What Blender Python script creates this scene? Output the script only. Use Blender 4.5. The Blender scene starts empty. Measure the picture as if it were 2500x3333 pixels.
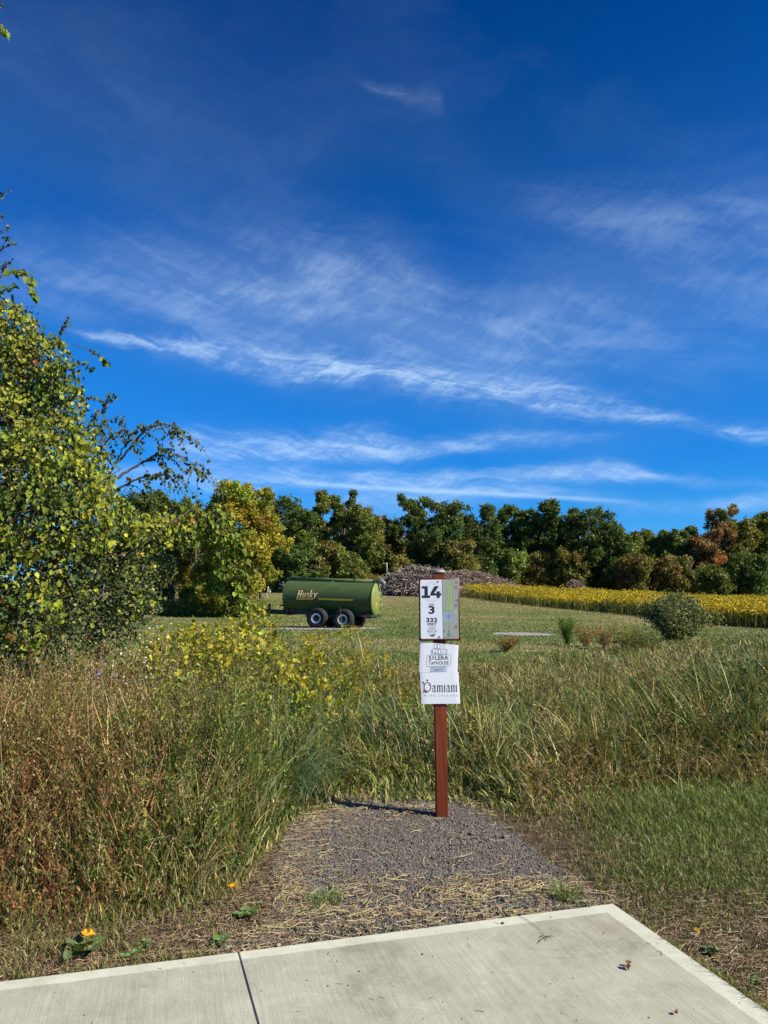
import bpy, bmesh, math, random
import numpy as np
from mathutils import Vector, Matrix, noise as mnoise

# ------------------------------------------------------------------ camera, light, exposure
S = bpy.context.scene
COL = S.collection
FPX, CX, CY = 2400.0, 1250.0, 1666.5
CAMH = 1.60
PITCH = math.radians(6.5)
cam_d = bpy.data.cameras.new('camera')
cam = bpy.data.objects.new('camera', cam_d)
COL.objects.link(cam)
cam.location = (0, 0, CAMH)
cam.rotation_euler = (math.pi / 2 + PITCH, 0, 0)
cam_d.sensor_fit = 'VERTICAL'
cam_d.sensor_height = 36.0
cam_d.lens = FPX / 3333.0 * 36.0
cam_d.clip_start = 0.05
cam_d.clip_end = 6000
S.camera = cam
S.render.resolution_x = 768
S.render.resolution_y = 1024
S.view_settings.view_transform = 'Standard'
S.view_settings.look = 'None'
S.view_settings.gamma = 1
S.view_settings.exposure = 0.7

SUN_EL = math.radians(37)
SUN_AZ = math.radians(112)      # clockwise from +Y (the view direction)
SUNV = Vector((math.sin(SUN_AZ) * math.cos(SUN_EL), math.cos(SUN_AZ) * math.cos(SUN_EL), math.sin(SUN_EL)))
sd = bpy.data.lights.new('sun', 'SUN')
sd.energy = 4.9
sd.angle = math.radians(0.5)
sd.color = (1.0, 0.93, 0.76)
sun = bpy.data.objects.new('sun', sd)
COL.objects.link(sun)
sun.rotation_euler = SUNV.to_track_quat('Z', 'Y').to_euler()
sun.location = (20, -10, 30)

def ray(px, py):
    u = (px - CX) / FPX
    v = (CY - py) / FPX
    return Vector((u, math.cos(PITCH) - v * math.sin(PITCH), math.sin(PITCH) + v * math.cos(PITCH)))

def at(px, py, Y):
    d = ray(px, py)
    k = Y / d.y
    return Vector((d.x * k, Y, CAMH + d.z * k))

def gr(px, py, z=0.0):
    d = ray(px, py)
    k = (z - CAMH) / d.z
    return Vector((d.x * k, d.y * k, z))

def azel(px, py):
    d = ray(px, py).normalized()
    return math.atan2(d.x, d.y), math.asin(d.z)

# ------------------------------------------------------------------ world: sky with cirrus
W = bpy.data.worlds.new('World')
S.world = W
W.use_nodes = True
nt = W.node_tree
nt.nodes.clear()
N = nt.nodes.new
L = nt.links.new

def wmath(op, a, b=None, c=None, clamp=False):
    n = N('ShaderNodeMath'); n.operation = op; n.use_clamp = clamp
    for i, v in enumerate((a, b, c)):
        if v is None: continue
        if isinstance(v, (int, float)): n.inputs[i].default_value = v
        else: L(v, n.inputs[i])
    return n.outputs[0]

out = N('ShaderNodeOutputWorld')
bg = N('ShaderNodeBackground')
SKY_STR = 0.1
bg.inputs[1].default_value = SKY_STR
L(bg.outputs[0], out.inputs[0])
sky = N('ShaderNodeTexSky')
sky.sky_type = 'NISHITA'
sky.sun_disc = False
sky.sun_elevation = SUN_EL
sky.sun_rotation = SUN_AZ
sky.altitude = 300
sky.air_density = 1.0
sky.dust_density = 0.35
sky.ozone_density = 3.0
tc = N('ShaderNodeTexCoord')
sep = N('ShaderNodeSeparateXYZ'); L(tc.outputs['Generated'], sep.inputs[0])
AZ = wmath('ARCTAN2', sep.outputs[0], sep.outputs[1])
EL = wmath('ARCSINE', sep.outputs[2])
# the deep blue of a very clear, dry day: grade the sky by elevation
eln = wmath('DIVIDE', EL, 1.0, clamp=True)
ramp = N('ShaderNodeValToRGB')
L(eln, ramp.inputs[0])
SKYRAMP = [(0.0, (0.22, 0.56, 1.15)), (0.113, (0.09, 0.47, 0.92)), (0.18, (0.055, 0.45, 0.92)), (0.30, (0.06, 0.48, 0.95)), (0.459, (0.02, 0.37, 0.84)), (0.563, (0.005, 0.31, 0.70)), (0.72, (0.0, 0.235, 0.60)), (1.0, (0.15, 0.45, 0.8))]
cr = ramp.color_ramp
cr.elements[0].position = SKYRAMP[0][0]; cr.elements[0].color = (*SKYRAMP[0][1], 1)
cr.elements[1].position = SKYRAMP[-1][0]; cr.elements[1].color = (*SKYRAMP[-1][1], 1)
for p, c in SKYRAMP[1:-1]:
    e = cr.elements.new(p); e.color = (*c, 1)
mul = N('ShaderNodeMix'); mul.data_type = 'RGBA'; mul.blend_type = 'MULTIPLY'
mul.inputs[0].default_value = 1.0
L(sky.outputs[0], mul.inputs[6]); L(ramp.outputs[0], mul.inputs[7])

azn = wmath('MULTIPLY_ADD', AZ, 1 / 1.3, 0.5, clamp=True)       # azimuth -0.65..0.65 -> 0..1
def curve(pts):
    n = N('ShaderNodeFloatCurve')
    n.inputs[0].default_value = 1.0
    L(azn, n.inputs[1])
    c = n.mapping.curves[0]
    n.mapping.use_clip = False
    pts = sorted(pts)
    while len(c.points) < len(pts): c.points.new(0.5, 0.5)
    for p, q in zip(c.points, pts):
        p.location = q; p.handle_type = 'AUTO'
    n.mapping.update()
    return n.outputs[0]

def noise(sx, sy, scale, detail=6, rough=0.6, dist=0.0, rot=0.0, seed=0.0, warp=None):
    cmb = N('ShaderNodeCombineXYZ')
    # rotate (az, el) by rot, then stretch
    ca, sa = math.cos(rot), math.sin(rot)
    a = wmath('ADD', wmath('MULTIPLY', AZ, ca * sx), wmath('MULTIPLY', ELW, sa * sx))
    b = wmath('ADD', wmath('MULTIPLY', AZ, -sa * sy), wmath('MULTIPLY', ELW, ca * sy))
    if warp is not None:
        b = wmath('ADD', b, wmath('MULTIPLY', warp, sy * 0.02))
    L(a, cmb.inputs[0]); L(b, cmb.inputs[1]); cmb.inputs[2].default_value = seed
    n = N('ShaderNodeTexNoise'); n.noise_dimensions = '3D'
    n.inputs['Scale'].default_value = scale
    n.inputs['Detail'].default_value = detail
    n.inputs['Roughness'].default_value = rough
    n.inputs['Distortion'].default_value = dist
    L(cmb.outputs[0], n.inputs['Vector'])
    return n.outputs[0]

ELW = EL
warp0 = wmath('SUBTRACT', noise(1, 1.6, 6, 3, 0.5, seed=3.1), 0.5)
warp1 = wmath('SUBTRACT', noise(1, 2.5, 22, 3, 0.55, seed=8.7), 0.5)
ELW = wmath('ADD', wmath('MULTIPLY_ADD', warp0, 0.05, EL), wmath('MULTIPLY', warp1, 0.014))

def smooth(x, lo, hi):
    n = N('ShaderNodeMapRange'); n.interpolation_type = 'SMOOTHSTEP'
    L(x, n.inputs[0]); n.inputs[1].default_value = lo; n.inputs[2].default_value = hi
    return n.outputs[0]

fib1 = noise(1.0, 6.0, 11, 9, 0.68, 0.6, rot=-0.12, seed=1.3)
fib2 = noise(1.0, 4.0, 20, 9, 0.70, 0.5, rot=0.5, seed=5.9)
fib3 = noise(1.0, 4.0, 5, 6, 0.6, 0.4, rot=-0.22, seed=9.9)
soft = noise(1.0, 2.2, 3.5, 4, 0.55, 0.3, seed=12.2)
fibm = smooth(wmath('ADD', wmath('MULTIPLY', fib1, 0.68), wmath('MULTIPLY', fib2, 0.32)), 0.42, 0.70)
fibs = smooth(wmath('ADD', wmath('MULTIPLY', fib3, 0.72), wmath('MULTIPLY', fib2, 0.28)), 0.40, 0.74)

def band(pts, gain, fibre, warped=True, solid=0.15):
    # pts: (px, py, half width px, strength)
    q = [(azel(p[0], p[1]), p[2] / FPX, p[3]) for p in pts]
    cen = curve([((a + 0.65) / 1.3, e) for (a, e), _, _ in q])
    wid = curve([((a + 0.65) / 1.3, w * 3) for (a, e), w, _ in q])
    st = curve([((a + 0.65) / 1.3, s) for (a, e), _, s in q])
    d = wmath('SUBTRACT', ELW if warped else EL, cen)
    r = wmath('DIVIDE', wmath('MULTIPLY', d, 3.0), wmath('MAXIMUM', wid, 0.002))
    m = wmath('EXPONENT', wmath('MULTIPLY', wmath('MULTIPLY', r, r), -1.0))
    m = wmath('MULTIPLY', m, wmath('MAXIMUM', st, 0.0))
    f = wmath('MULTIPLY_ADD', fibre, 1 - solid, solid)
    return wmath('MULTIPLY', wmath('MULTIPLY', m, f), gain)

BANDS = [
 ([(-300, 1050, 20, 0), (150, 1075, 22, .0), (300, 1090, 14, .45), (500, 1120, 18, .7), (750, 1150, 34, 1), (1000, 1190, 40, .95), (1250, 1235, 34, 1), (1500, 1255, 38, 1), (1750, 1290, 38, 1), (2000, 1325, 30, .6), (2300, 1375, 20, .6), (2500, 1398, 22, .9), (2700, 1420, 20, .4)], 1.15, fibm, True, 0.10),
 ([(-300, 1440, 40, 0), (450, 1440, 45, 0), (600, 1455, 50, .7), (900, 1462, 45, .9), (1150, 1440, 42, 1), (1400, 1445, 26, .7), (1650, 1418, 22, .6), (1950, 1420, 18, .3), (2100, 1420, 15, 0), (2800, 1420, 15, 0)], 1.0, fibm, True, 0.2),
 ([(-300, 1560, 30, 0.2), (550, 1565, 36, .5), (850, 1560, 34, .8), (1100, 1555, 26, .4), (1180, 1548, 26, .9), (1450, 1558, 26, .85), (1530, 1560, 20, .4), (1650, 1553, 24, .9), (2000, 1542, 28, 1), (2150, 1558, 15, .4), (2500, 1565, 12, .1), (2800, 1565, 12, 0)], 1.0, fibm, True, 0.25),
 ([(-300, 1540, 8, 0), (900, 1562, 8, 0), (1000, 1572, 8, .6), (1300, 1592, 8, .8), (1700, 1612, 7, .7), (2000, 1630, 7, .3), (2200, 1640, 7, 0), (2900, 1650, 7, 0)], 0.8, fibm, False, 0.7),
 ([(-300, 1640, 30, 0), (1000, 1640, 40, 0.1), (1200, 1630, 40, .6), (1500, 1622, 32, .7), (1750, 1612, 20, .5), (2000, 1640, 20, .2), (2250, 1650, 22, .3), (2350, 1645, 26, .6), (2600, 1625, 26, .7), (2900, 1625, 26, .5)], 0.85, fibm, True, 0.3),
 ([(-300, 900, 120, .1), (350, 900, 110, .5), (800, 960, 150, .8), (1200, 1010, 160, .9), (1600, 1120, 150, .8), (2000, 1000, 220, .4), (2500, 900, 200, .3), (2900, 900, 200, .2)], 0.74, fibs, True, 0.22),
 ([(-300, 250, 14, 0), (1100, 262, 12, 0), (1200, 280, 14, .6), (1330, 296, 20, 1), (1430, 330, 24, .8), (1475, 370, 16, 0), (2900, 380, 14, 0)], 0.14, fibm, True, 0.30),
 ([(-300, 560, 60, 0), (1500, 640, 60, 0), (1900, 680, 90, .7), (2300, 720, 80, .8), (2600, 740, 80, .6), (2900, 740, 80, .5)], 0.17, fibs, True, 0.12),
 ([(-300, 250, 250, .5), (300, 300, 260, .8), (800, 500, 300, .6), (1250, 320, 160, .5), (1700, 700, 260, .35), (2300, 700, 300, .3), (2900, 600, 300, .2)], 0.075, fibs, True, 0.5),
]
tot = None
for pts, g, f, wpd, sol in BANDS:
    b = band(pts, g, f, wpd, sol)
    tot = b if tot is None else wmath('ADD', tot, b)
veil = wmath('MULTIPLY', smooth(soft, 0.50, 0.8), 0.03)
tot = wmath('ADD', tot, veil)
fac = wmath('SUBTRACT', 1.0, wmath('EXPONENT', wmath('MULTIPLY', tot, -1.05)))
fac = wmath('MULTIPLY', fac, smooth(sep.outputs[2], 0.0, 0.03))
cmix = N('ShaderNodeMix'); cmix.data_type = 'RGBA'
L(fac, cmix.inputs[0]); L(mul.outputs[2], cmix.inputs[6])
cmix.inputs[7].default_value = (4.2, 5.6, 7.2, 1)
L(cmix.outputs[2], bg.inputs[0])

# ------------------------------------------------------------------ helpers
def nrng(seed): return np.random.default_rng(seed)

def vnoise(x, y, scale, seed=0):
    x = np.asarray(x, float) / scale + 1000.5; y = np.asarray(y, float) / scale + 1000.5
    xi = np.floor(x).astype(np.int64); yi = np.floor(y).astype(np.int64)
    fx = x - xi; fy = y - yi
    fx = fx * fx * (3 - 2 * fx); fy = fy * fy * (3 - 2 * fy)
    def h(a, b):
        v = np.sin(a * 127.1 + b * 311.7 + seed * 74.7) * 43758.5453
        return v - np.floor(v)
    return (h(xi, yi) * (1 - fx) + h(xi + 1, yi) * fx) * (1 - fy) + (h(xi, yi + 1) * (1 - fx) + h(xi + 1, yi + 1) * fx) * fy

def fbm(x, y, scale, seed=0):
    return (vnoise(x, y, scale, seed) + 0.5 * vnoise(x, y, scale / 2.1, seed + 1) + 0.25 * vnoise(x, y, scale / 4.3, seed + 2)) / 1.75

def terrain(x, y):
    x = np.asarray(x, float); y = np.asarray(y, float)
    u = x / np.maximum(y, 1.0)
    dl = [0, 38, 50, 62, 80, 96, 115, 150, 400, 3000]
    zl = [0, 0, .25, .6, 1.25, 2.1, 2.7, 3.8, 6, 6]
    dr = [0, 24, 40, 64, 95, 110, 150, 400, 3000]
    zr = [0, 0, -.3, -.1, .5, .8, 1.4, 3, 3]
    t = np.clip((u - 0.06) / 0.4, 0, 1) ** 1.4
    z = np.interp(y, dl, zl) * (1 - t) + np.interp(y, dr, zr) * t
    far = np.clip((y - 22) / 30, 0, 1)
    return z + far * (fbm(x, y, 9, 5) - 0.5) * 0.22

def link(o, parent=None):
    COL.objects.link(o)
    if parent is not None: o.parent = parent
    return o

def tag(o, label=None, cat=None, group=None, kind=None):
    if label: o['label'] = label
    if cat: o['category'] = cat
    if group: o['group'] = group
    if kind: o['kind'] = kind
    return o

def empty(name, loc, label, cat, group=None, rz=0.0):
    o = bpy.data.objects.new(name, None)
    o.location = loc; o.rotation_euler = (0, 0, rz); o.empty_display_size = 0.2
    link(o)
    return tag(o, label, cat, group)

class Geo:
    """collects vertex / face / colour arrays and links them as one mesh object"""
    def __init__(s): s.v = []; s.c = []; s.f = {}; s.n = 0
    def add(s, V, F, C):
        V = np.asarray(V, float).reshape(-1, 3)
        C = np.asarray(C, float)
        if C.ndim == 1: C = np.tile(C, (len(V), 1))
        s.v.append(V); s.c.append(C)
        for f in (F if isinstance(F, (list, tuple)) and len(F) and isinstance(F[0], np.ndarray) else [np.asarray(F)]):
            if len(f): s.f.setdefault(f.shape[1], []).append(f + s.n)
        s.n += len(V)
        return s
    def build(s, name, mat, parent=None, smooth=False, origin=None):
        me = bpy.data.meshes.new(name)
        V = np.concatenate(s.v); C = np.concatenate(s.c)
        if origin is not None: V = V - np.asarray(origin, float)
        loops = []; starts = []; k = 0; nf = 0
        for size, fl in s.f.items():
            F = np.concatenate(fl)
            loops.append(F.reshape(-1))
            starts.append(k + np.arange(len(F)) * size)
            k += F.size; nf += len(F)
        loops = np.concatenate(loops).astype(np.int32); starts = np.concatenate(starts).astype(np.int32)
        me.vertices.add(len(V)); me.vertices.foreach_set('co', V.astype(np.float32).reshape(-1))
        me.loops.add(len(loops)); me.loops.foreach_set('vertex_index', loops)
        me.polygons.add(nf); me.polygons.foreach_set('loop_start', starts)
        a = me.color_attributes.new('col', 'FLOAT_COLOR', 'POINT')
        rgba = np.ones((len(V), 4), np.float32); rgba[:, :3] = np.clip(C, 0, 4)
        a.data.foreach_set('color', rgba.reshape(-1))
        me.update(calc_edges=True)
        if smooth: me.polygons.foreach_set('use_smooth', np.ones(nf, bool))
        me.materials.append(mat)
        o = bpy.data.objects.new(name, me)
        if origin is not None and parent is None: o.location = origin
        return link(o, parent)

def unit(v): return v / np.maximum(np.linalg.norm(v, axis=-1, keepdims=True), 1e-9)

def ribbons(g, P, az, H, Wd, bend, c0, c1, seg=3, tw=None, rng=None, flat=0.0):
    """curved tapering blades. P (n,3) az bend direction, H length, bend 0 upright..1 arching over"""
    n = len(P)
    d = np.stack([np.cos(az), np.sin(az), np.zeros(n)], 1)
    wa = az + np.pi / 2 if tw is None else tw
    w = np.stack([np.cos(wa), np.sin(wa), np.zeros(n)], 1)
    ts = np.linspace(0, 1, seg + 1)
    V = np.zeros((n, (seg + 1) * 2, 3)); C = np.zeros((n, (seg + 1) * 2, 3))
    x = np.zeros(n); z = np.zeros(n); pt = 0
    for i, t in enumerate(ts):
        if i:
            ang = (bend * 1.9) * ((t + pt) / 2) ** 1.2 + 0.06     # angle from vertical
            x = x + np.sin(ang) * H * (t - pt); z = z + np.cos(ang) * H * (t - pt)
        pt = t
        c = P + d * x[:, None]; c[:, 2] += z
        ww = (Wd * 0.5 * (1 - 0.92 * t ** 1.6))[:, None]
        V[:, 2 * i] = c - w * ww; V[:, 2 * i + 1] = c + w * ww
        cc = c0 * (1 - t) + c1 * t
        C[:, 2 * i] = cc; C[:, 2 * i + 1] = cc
    V = V.reshape(-1, 3)
    b = (np.arange(n) * (seg + 1) * 2)[:, None]
    F = np.concatenate([b + np.array([[2 * i, 2 * i + 1, 2 * i + 3, 2 * i + 2]]) for i in range(seg)])
    g.add(V, F, C.reshape(-1, 3))

LEAF_Q = (np.array([[0, 0, 0], [.32, .45, .10], [0, 1, -.04], [-.32, .45, .10]]), [np.array([[0, 1, 2, 3]])])
LEAF_L = (np.array([[0, 0, 0], [.15, .4, .05], [0, 1, -.16], [-.15, .4, .05]]), [np.array([[0, 1, 2, 3]])])
_gl = np.array([[0, 0, 0], [.26, -.16, .07], [.53, .08, .14], [.42, .36, .09], [.47, .6, .1], [.2, .74, .02], [0, 1.0, -.12]])
_gr = _gl[1:6] * np.array([-1, 1, 1])
LEAF_G = (np.concatenate([_gl, _gr]), [np.array([[0, 1, 2, 3, 4, 5, 6], [0, 6, 11, 10, 9, 8, 7]])])
_ol = np.array([[0, 0, 0], [.3, .18, .08], [.36, .5, .08], [.2, .8, 0], [0, 1, -.08]])
LEAF_O = (np.concatenate([_ol, _ol[1:4] * np.array([-1, 1, 1])]), [np.array([[0, 1, 2, 3, 4], [0, 4, 7, 6, 5]])])
def clump_template(seed, k=5):
    r = nrng(seed); vs = []; fs = []
    for i in range(k):
        p = r.normal(0, .33, 3); a = unit(r.normal(0, 1, 3)); b = unit(np.cross(a, r.normal(0, 1, 3)))
        s = r.uniform(.35, .6)
        vs += [p - a * s * .5, p + b * s * .33, p + a * s * .5, p - b * s * .33]; fs.append([4 * i, 4 * i + 1, 4 * i + 2, 4 * i + 3])
    return (np.array(vs), [np.array(fs)])
CLUMPS = [clump_template(i, 5) for i in range(4)]

def stamp(g, tmpl, P, axis, normal, size, col):
    """copies a small template to every point; y of the template along axis"""
    T, Fs = tmpl
    A = unit(axis); X = unit(np.cross(A, normal)); Z = np.cross(X, A)
    n = len(P); k = len(T)
    R = np.stack([X, A, Z], 2)                       # columns
    V = P[:, None, :] + np.einsum('nij,kj->nki', R, T) * np.asarray(size, float).reshape(-1, 1, 1)
    C = np.repeat(col, k, axis=0) if np.ndim(col) == 2 else col
    base = (np.arange(n) * k)[:, None, None]
    g.add(V.reshape(-1, 3), [(base + f[None]).reshape(-1, f.shape[1]) for f in Fs], C)

def segs(g, P0, P1, r0, r1, col, sides=5):
    """frusta between point pairs"""
    P0 = np.asarray(P0, float).reshape(-1, 3); P1 = np.asarray(P1, float).reshape(-1, 3); n = len(P0)
    if n == 0: return
    r0 = np.broadcast_to(r0, (n,)); r1 = np.broadcast_to(r1, (n,))
    A = unit(P1 - P0)
    h = np.where(np.abs(A[:, 2:3]) > .9, np.array([[1., 0, 0]]), np.array([[0, 0, 1.]]))
    X = unit(np.cross(A, h)); Y = np.cross(A, X)
    th = np.arange(sides) * 2 * np.pi / sides
    ring = X[:, None] * np.cos(th)[None, :, None] + Y[:, None] * np.sin(th)[None, :, None]
    V = np.concatenate([P0[:, None] + ring * r0[:, None, None], P1[:, None] + ring * r1[:, None, None]], 1)
    q = np.array([[i, (i + 1) % sides, sides + (i + 1) % sides, sides + i] for i in range(sides)])
    F = (np.arange(n) * 2 * sides)[:, None, None] + q[None]
    C = np.repeat(col, 2 * sides, axis=0) if np.ndim(col) == 2 else col
    g.add(V.reshape(-1, 3), F.reshape(-1, 4), C)

def tube(g, pts, r0, r1, col, sides=8, cap=True, power=1.0):
    """one continuous tapering tube through points"""
    P = np.asarray(pts, float); n = len(P)
    T = np.gradient(P, axis=0); T = unit(T)
    up = np.array([0.13, 0.21, 1.0]) if abs(T[0, 2]) < .9 else np.array([1.0, .1, 0])
    V = []; th = np.arange(sides) * 2 * np.pi / sides
    for i in range(n):
        X = np.cross(T[i], up); X /= max(np.linalg.norm(X), 1e-6); Y = np.cross(T[i], X)
        t = (i / (n - 1)) ** power; r = r0 + (r1 - r0) * t
        V.append(P[i] + (np.cos(th)[:, None] * X + np.sin(th)[:, None] * Y) * r)
    V = np.concatenate(V)
    F = [[i * sides + j, i * sides + (j + 1) % sides, (i + 1) * sides + (j + 1) % sides, (i + 1) * sides + j] for i in range(n - 1) for j in range(sides)]
    fl = [np.array(F)]
    if cap: fl.append(np.array([list(range(sides))[::-1], list(range((n - 1) * sides, n * sides))]))
    g.add(V, fl, col)

def jit(rng, col, n, amt=.18, hue=.08):
    c = np.tile(np.asarray(col, float), (n, 1)) if np.ndim(col) == 1 else np.asarray(col, float)
    return np.clip(c * (1 + rng.normal(0, amt, (n, 1))) * (1 + rng.normal(0, hue, (n, 3))), 0.004, 1)

# ------------------------------------------------------------------ materials
def newmat(name):
    m = bpy.data.materials.new(name); m.use_nodes = True
    return m, m.node_tree, m.node_tree.nodes['Principled BSDF']

def leafmat(name, trans=.3, rough=.5, spec=.35):
    m, t, b = newmat(name)
    a = t.nodes.new('ShaderNodeAttribute'); a.attribute_name = 'col'
    t.links.new(a.outputs['Color'], b.inputs['Base Color'])
    b.inputs['Roughness'].default_value = rough
    b.inputs['Specular IOR Level'].default_value = spec
    if trans > 0:
        tr = t.nodes.new('ShaderNodeBsdfTranslucent'); mx = t.nodes.new('ShaderNodeMixShader')
        vm = t.nodes.new('ShaderNodeVectorMath'); vm.operation = 'MULTIPLY'
        vm.inputs[1].default_value = (1.5, 1.5, .7)
        t.links.new(a.outputs['Color'], vm.inputs[0]); t.links.new(vm.outputs[0], tr.inputs[0])
        mx.inputs[0].default_value = trans
        o = t.nodes['Material Output']
        t.links.new(b.outputs[0], mx.inputs[1]); t.links.new(tr.outputs[0], mx.inputs[2]); t.links.new(mx.outputs[0], o.inputs[0])
    return m

M_LEAF = leafmat('foliage', .20, .55, .22)
M_GRASS = leafmat('grass_blades', .18, .48, .35)
M_DRY = leafmat('dry_stalks', .1, .7, .2)

def attrmat(name, rough=.6, metal=0.0, spec=.4, noise_amt=0.0, nscale=20.0, bump=0.0, stretch=(1, 1, 1)):
    m, t, b = newmat(name)
    a = t.nodes.new('ShaderNodeAttribute'); a.attribute_name = 'col'
    b.inputs['Roughness'].default_value = rough; b.inputs['Metallic'].default_value = metal
    b.inputs['Specular IOR Level'].default_value = spec
    if noise_amt or bump:
        tcn = t.nodes.new('ShaderNodeTexCoord'); mp = t.nodes.new('ShaderNodeMapping'); mp.inputs['Scale'].default_value = stretch
        t.links.new(tcn.outputs['Object'], mp.inputs[0])
        nz = t.nodes.new('ShaderNodeTexNoise'); nz.inputs['Scale'].default_value = nscale; nz.inputs['Detail'].default_value = 8; nz.inputs['Roughness'].default_value = .65
        t.links.new(mp.outputs[0], nz.inputs['Vector'])
        mr = t.nodes.new('ShaderNodeMapRange'); mr.inputs[1].default_value = .3; mr.inputs[2].default_value = .7
        mr.inputs[3].default_value = 1 - noise_amt; mr.inputs[4].default_value = 1 + noise_amt * .6
        t.links.new(nz.outputs[0], mr.inputs[0])
        vm = t.nodes.new('ShaderNodeVectorMath'); vm.operation = 'SCALE'
        t.links.new(a.outputs['Color'], vm.inputs[0]); t.links.new(mr.outputs[0], vm.inputs['Scale'])
        t.links.new(vm.outputs[0], b.inputs['Base Color'])
        if bump:
            bp = t.nodes.new('ShaderNodeBump'); bp.inputs['Strength'].default_value = bump; bp.inputs['Distance'].default_value = .02
            t.links.new(nz.outputs[0], bp.inputs['Height']); t.links.new(bp.outputs[0], b.inputs['Normal'])
    else:
        t.links.new(a.outputs['Color'], b.inputs['Base Color'])
    return m

M_BARK = attrmat('bark', .85, spec=.2, noise_amt=.45, nscale=14, bump=.5, stretch=(1, 1, .25))
M_STONE = attrmat('stones', .8, spec=.3, noise_amt=.3, nscale=90)
M_PAINT = attrmat('weathered_paint', .55, spec=.3, noise_amt=.28, nscale=3.0, stretch=(.5, 2, 1.5))
M_METAL = attrmat('dark_metal', .5, metal=.3, noise_amt=.25, nscale=9)
M_RUBBER = attrmat('rubber', .75, spec=.25, noise_amt=.3, nscale=7)
M_PRINT = attrmat('printed_surface', .35, spec=.4, noise_amt=.03, nscale=6)
M_PAPER = attrmat('paper', .6, spec=.25, noise_amt=.03, nscale=5)
M_CLOTH = attrmat('cloth', .85, spec=.1, noise_amt=.15, nscale=20)
# ------------------------------------------------------------------ the setting: ground, path, pavement
def nodes_helper(t):
    def add(kind, **kw):
        n = t.nodes.new(kind)
        for k, v in kw.items(): setattr(n, k, v)
        return n
    return add

def tex(t, vec, scale, detail=6, rough=.6, dist=0.0):
    n = t.nodes.new('ShaderNodeTexNoise'); n.inputs['Scale'].default_value = scale
    n.inputs['Detail'].default_value = detail; n.inputs['Roughness'].default_value = rough; n.inputs['Distortion'].default_value = dist
    t.links.new(vec, n.inputs['Vector']); return n.outputs[0]

def rampn(t, fac, stops):
    n = t.nodes.new('ShaderNodeValToRGB'); t.links.new(fac, n.inputs[0]); r = n.color_ramp
    r.elements[0].position = stops[0][0]; r.elements[0].color = (*stops[0][1], 1)
    r.elements[1].position = stops[-1][0]; r.elements[1].color = (*stops[-1][1], 1)
    for p, c in stops[1:-1]:
        e = r.elements.new(p); e.color = (*c, 1)
    return n.outputs[0]

def mixc(t, f, a, b, mode='MIX'):
    n = t.nodes.new('ShaderNodeMix'); n.data_type = 'RGBA'; n.blend_type = mode
    for s, v in ((0, f), (6, a), (7, b)):
        if isinstance(v, (int, float)): n.inputs[s].default_value = v
        elif isinstance(v, tuple): n.inputs[s].default_value = (*v, 1)
        else: t.links.new(v, n.inputs[s])
    return n.outputs[2]

def mth(t, op, a, b=None, c=None, clamp=False):
    n = t.nodes.new('ShaderNodeMath'); n.operation = op; n.use_clamp = clamp
    for i, v in enumerate((a, b, c)):
        if v is None: continue
        if isinstance(v, (int, float)): n.inputs[i].default_value = v
        else: t.links.new(v, n.inputs[i])
    return n.outputs[0]

def mapping(t, vec, scale=(1, 1, 1), rot=(0, 0, 0)):
    n = t.nodes.new('ShaderNodeMapping'); n.inputs['Scale'].default_value = scale; n.inputs['Rotation'].default_value = rot
    t.links.new(vec, n.inputs[0]); return n.outputs[0]

# ground: dry soil and thatch near the pavement, mown meadow further off
M_GROUND, t, b = newmat('meadow_ground')
geo = t.nodes.new('ShaderNodeNewGeometry'); pos = geo.outputs['Position']
sp = t.nodes.new('ShaderNodeSeparateXYZ'); t.links.new(pos, sp.inputs[0])
soil = rampn(t, tex(t, pos, 9, 10, .75), [(.3, (.035, .024, .016)), (.5, (.10, .07, .045)), (.7, (.21, .155, .10))])
fine = tex(t, mapping(t, pos, (2.6, 2.6, 2.6)), 1.0, 12, .78)
big = tex(t, mapping(t, pos, (.10, .035, .1), (0, 0, .35)), 1.0, 4, .5)
streak = tex(t, mapping(t, pos, (.10, 1.1, .1), (0, 0, -.16)), 1.0, 5, .6, .6)
g1 = rampn(t, fine, [(.3, (.060, .080, .020)), (.5, (.120, .148, .036)), (.72, (.20, .215, .060))])
g2 = rampn(t, fine, [(.3, (.13, .115, .045)), (.55, (.24, .205, .095)), (.75, (.36, .30, .15))])
mask = mth(t, 'ADD', mth(t, 'MULTIPLY', big, .55), mth(t, 'MULTIPLY', streak, .6))
far = t.nodes.new('ShaderNodeMapRange'); t.links.new(sp.outputs[1], far.inputs[0]); far.inputs[1].default_value = 30; far.inputs[2].default_value = 75
mask = mth(t, 'ADD', mask, mth(t, 'MULTIPLY', far.outputs[0], .10))
mk = t.nodes.new('ShaderNodeMapRange'); t.links.new(mask, mk.inputs[0]); mk.inputs[1].default_value = .56; mk.inputs[2].default_value = .74
meadow = mixc(t, mk.outputs[0], g1, g2)
nf = t.nodes.new('ShaderNodeMapRange'); t.links.new(sp.outputs[1], nf.inputs[0]); nf.inputs[1].default_value = 11; nf.inputs[2].default_value = 16
t.links.new(mixc(t, nf.outputs[0], soil, meadow), b.inputs['Base Color'])
b.inputs['Roughness'].default_value = .95; b.inputs['Specular IOR Level'].default_value = .1
bp = t.nodes.new('ShaderNodeBump'); bp.inputs['Strength'].default_value = .8; bp.inputs['Distance'].default_value = .06
t.links.new(tex(t, pos, 14, 8, .7), bp.inputs['Height']); t.links.new(bp.outputs[0], b.inputs['Normal'])

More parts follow.
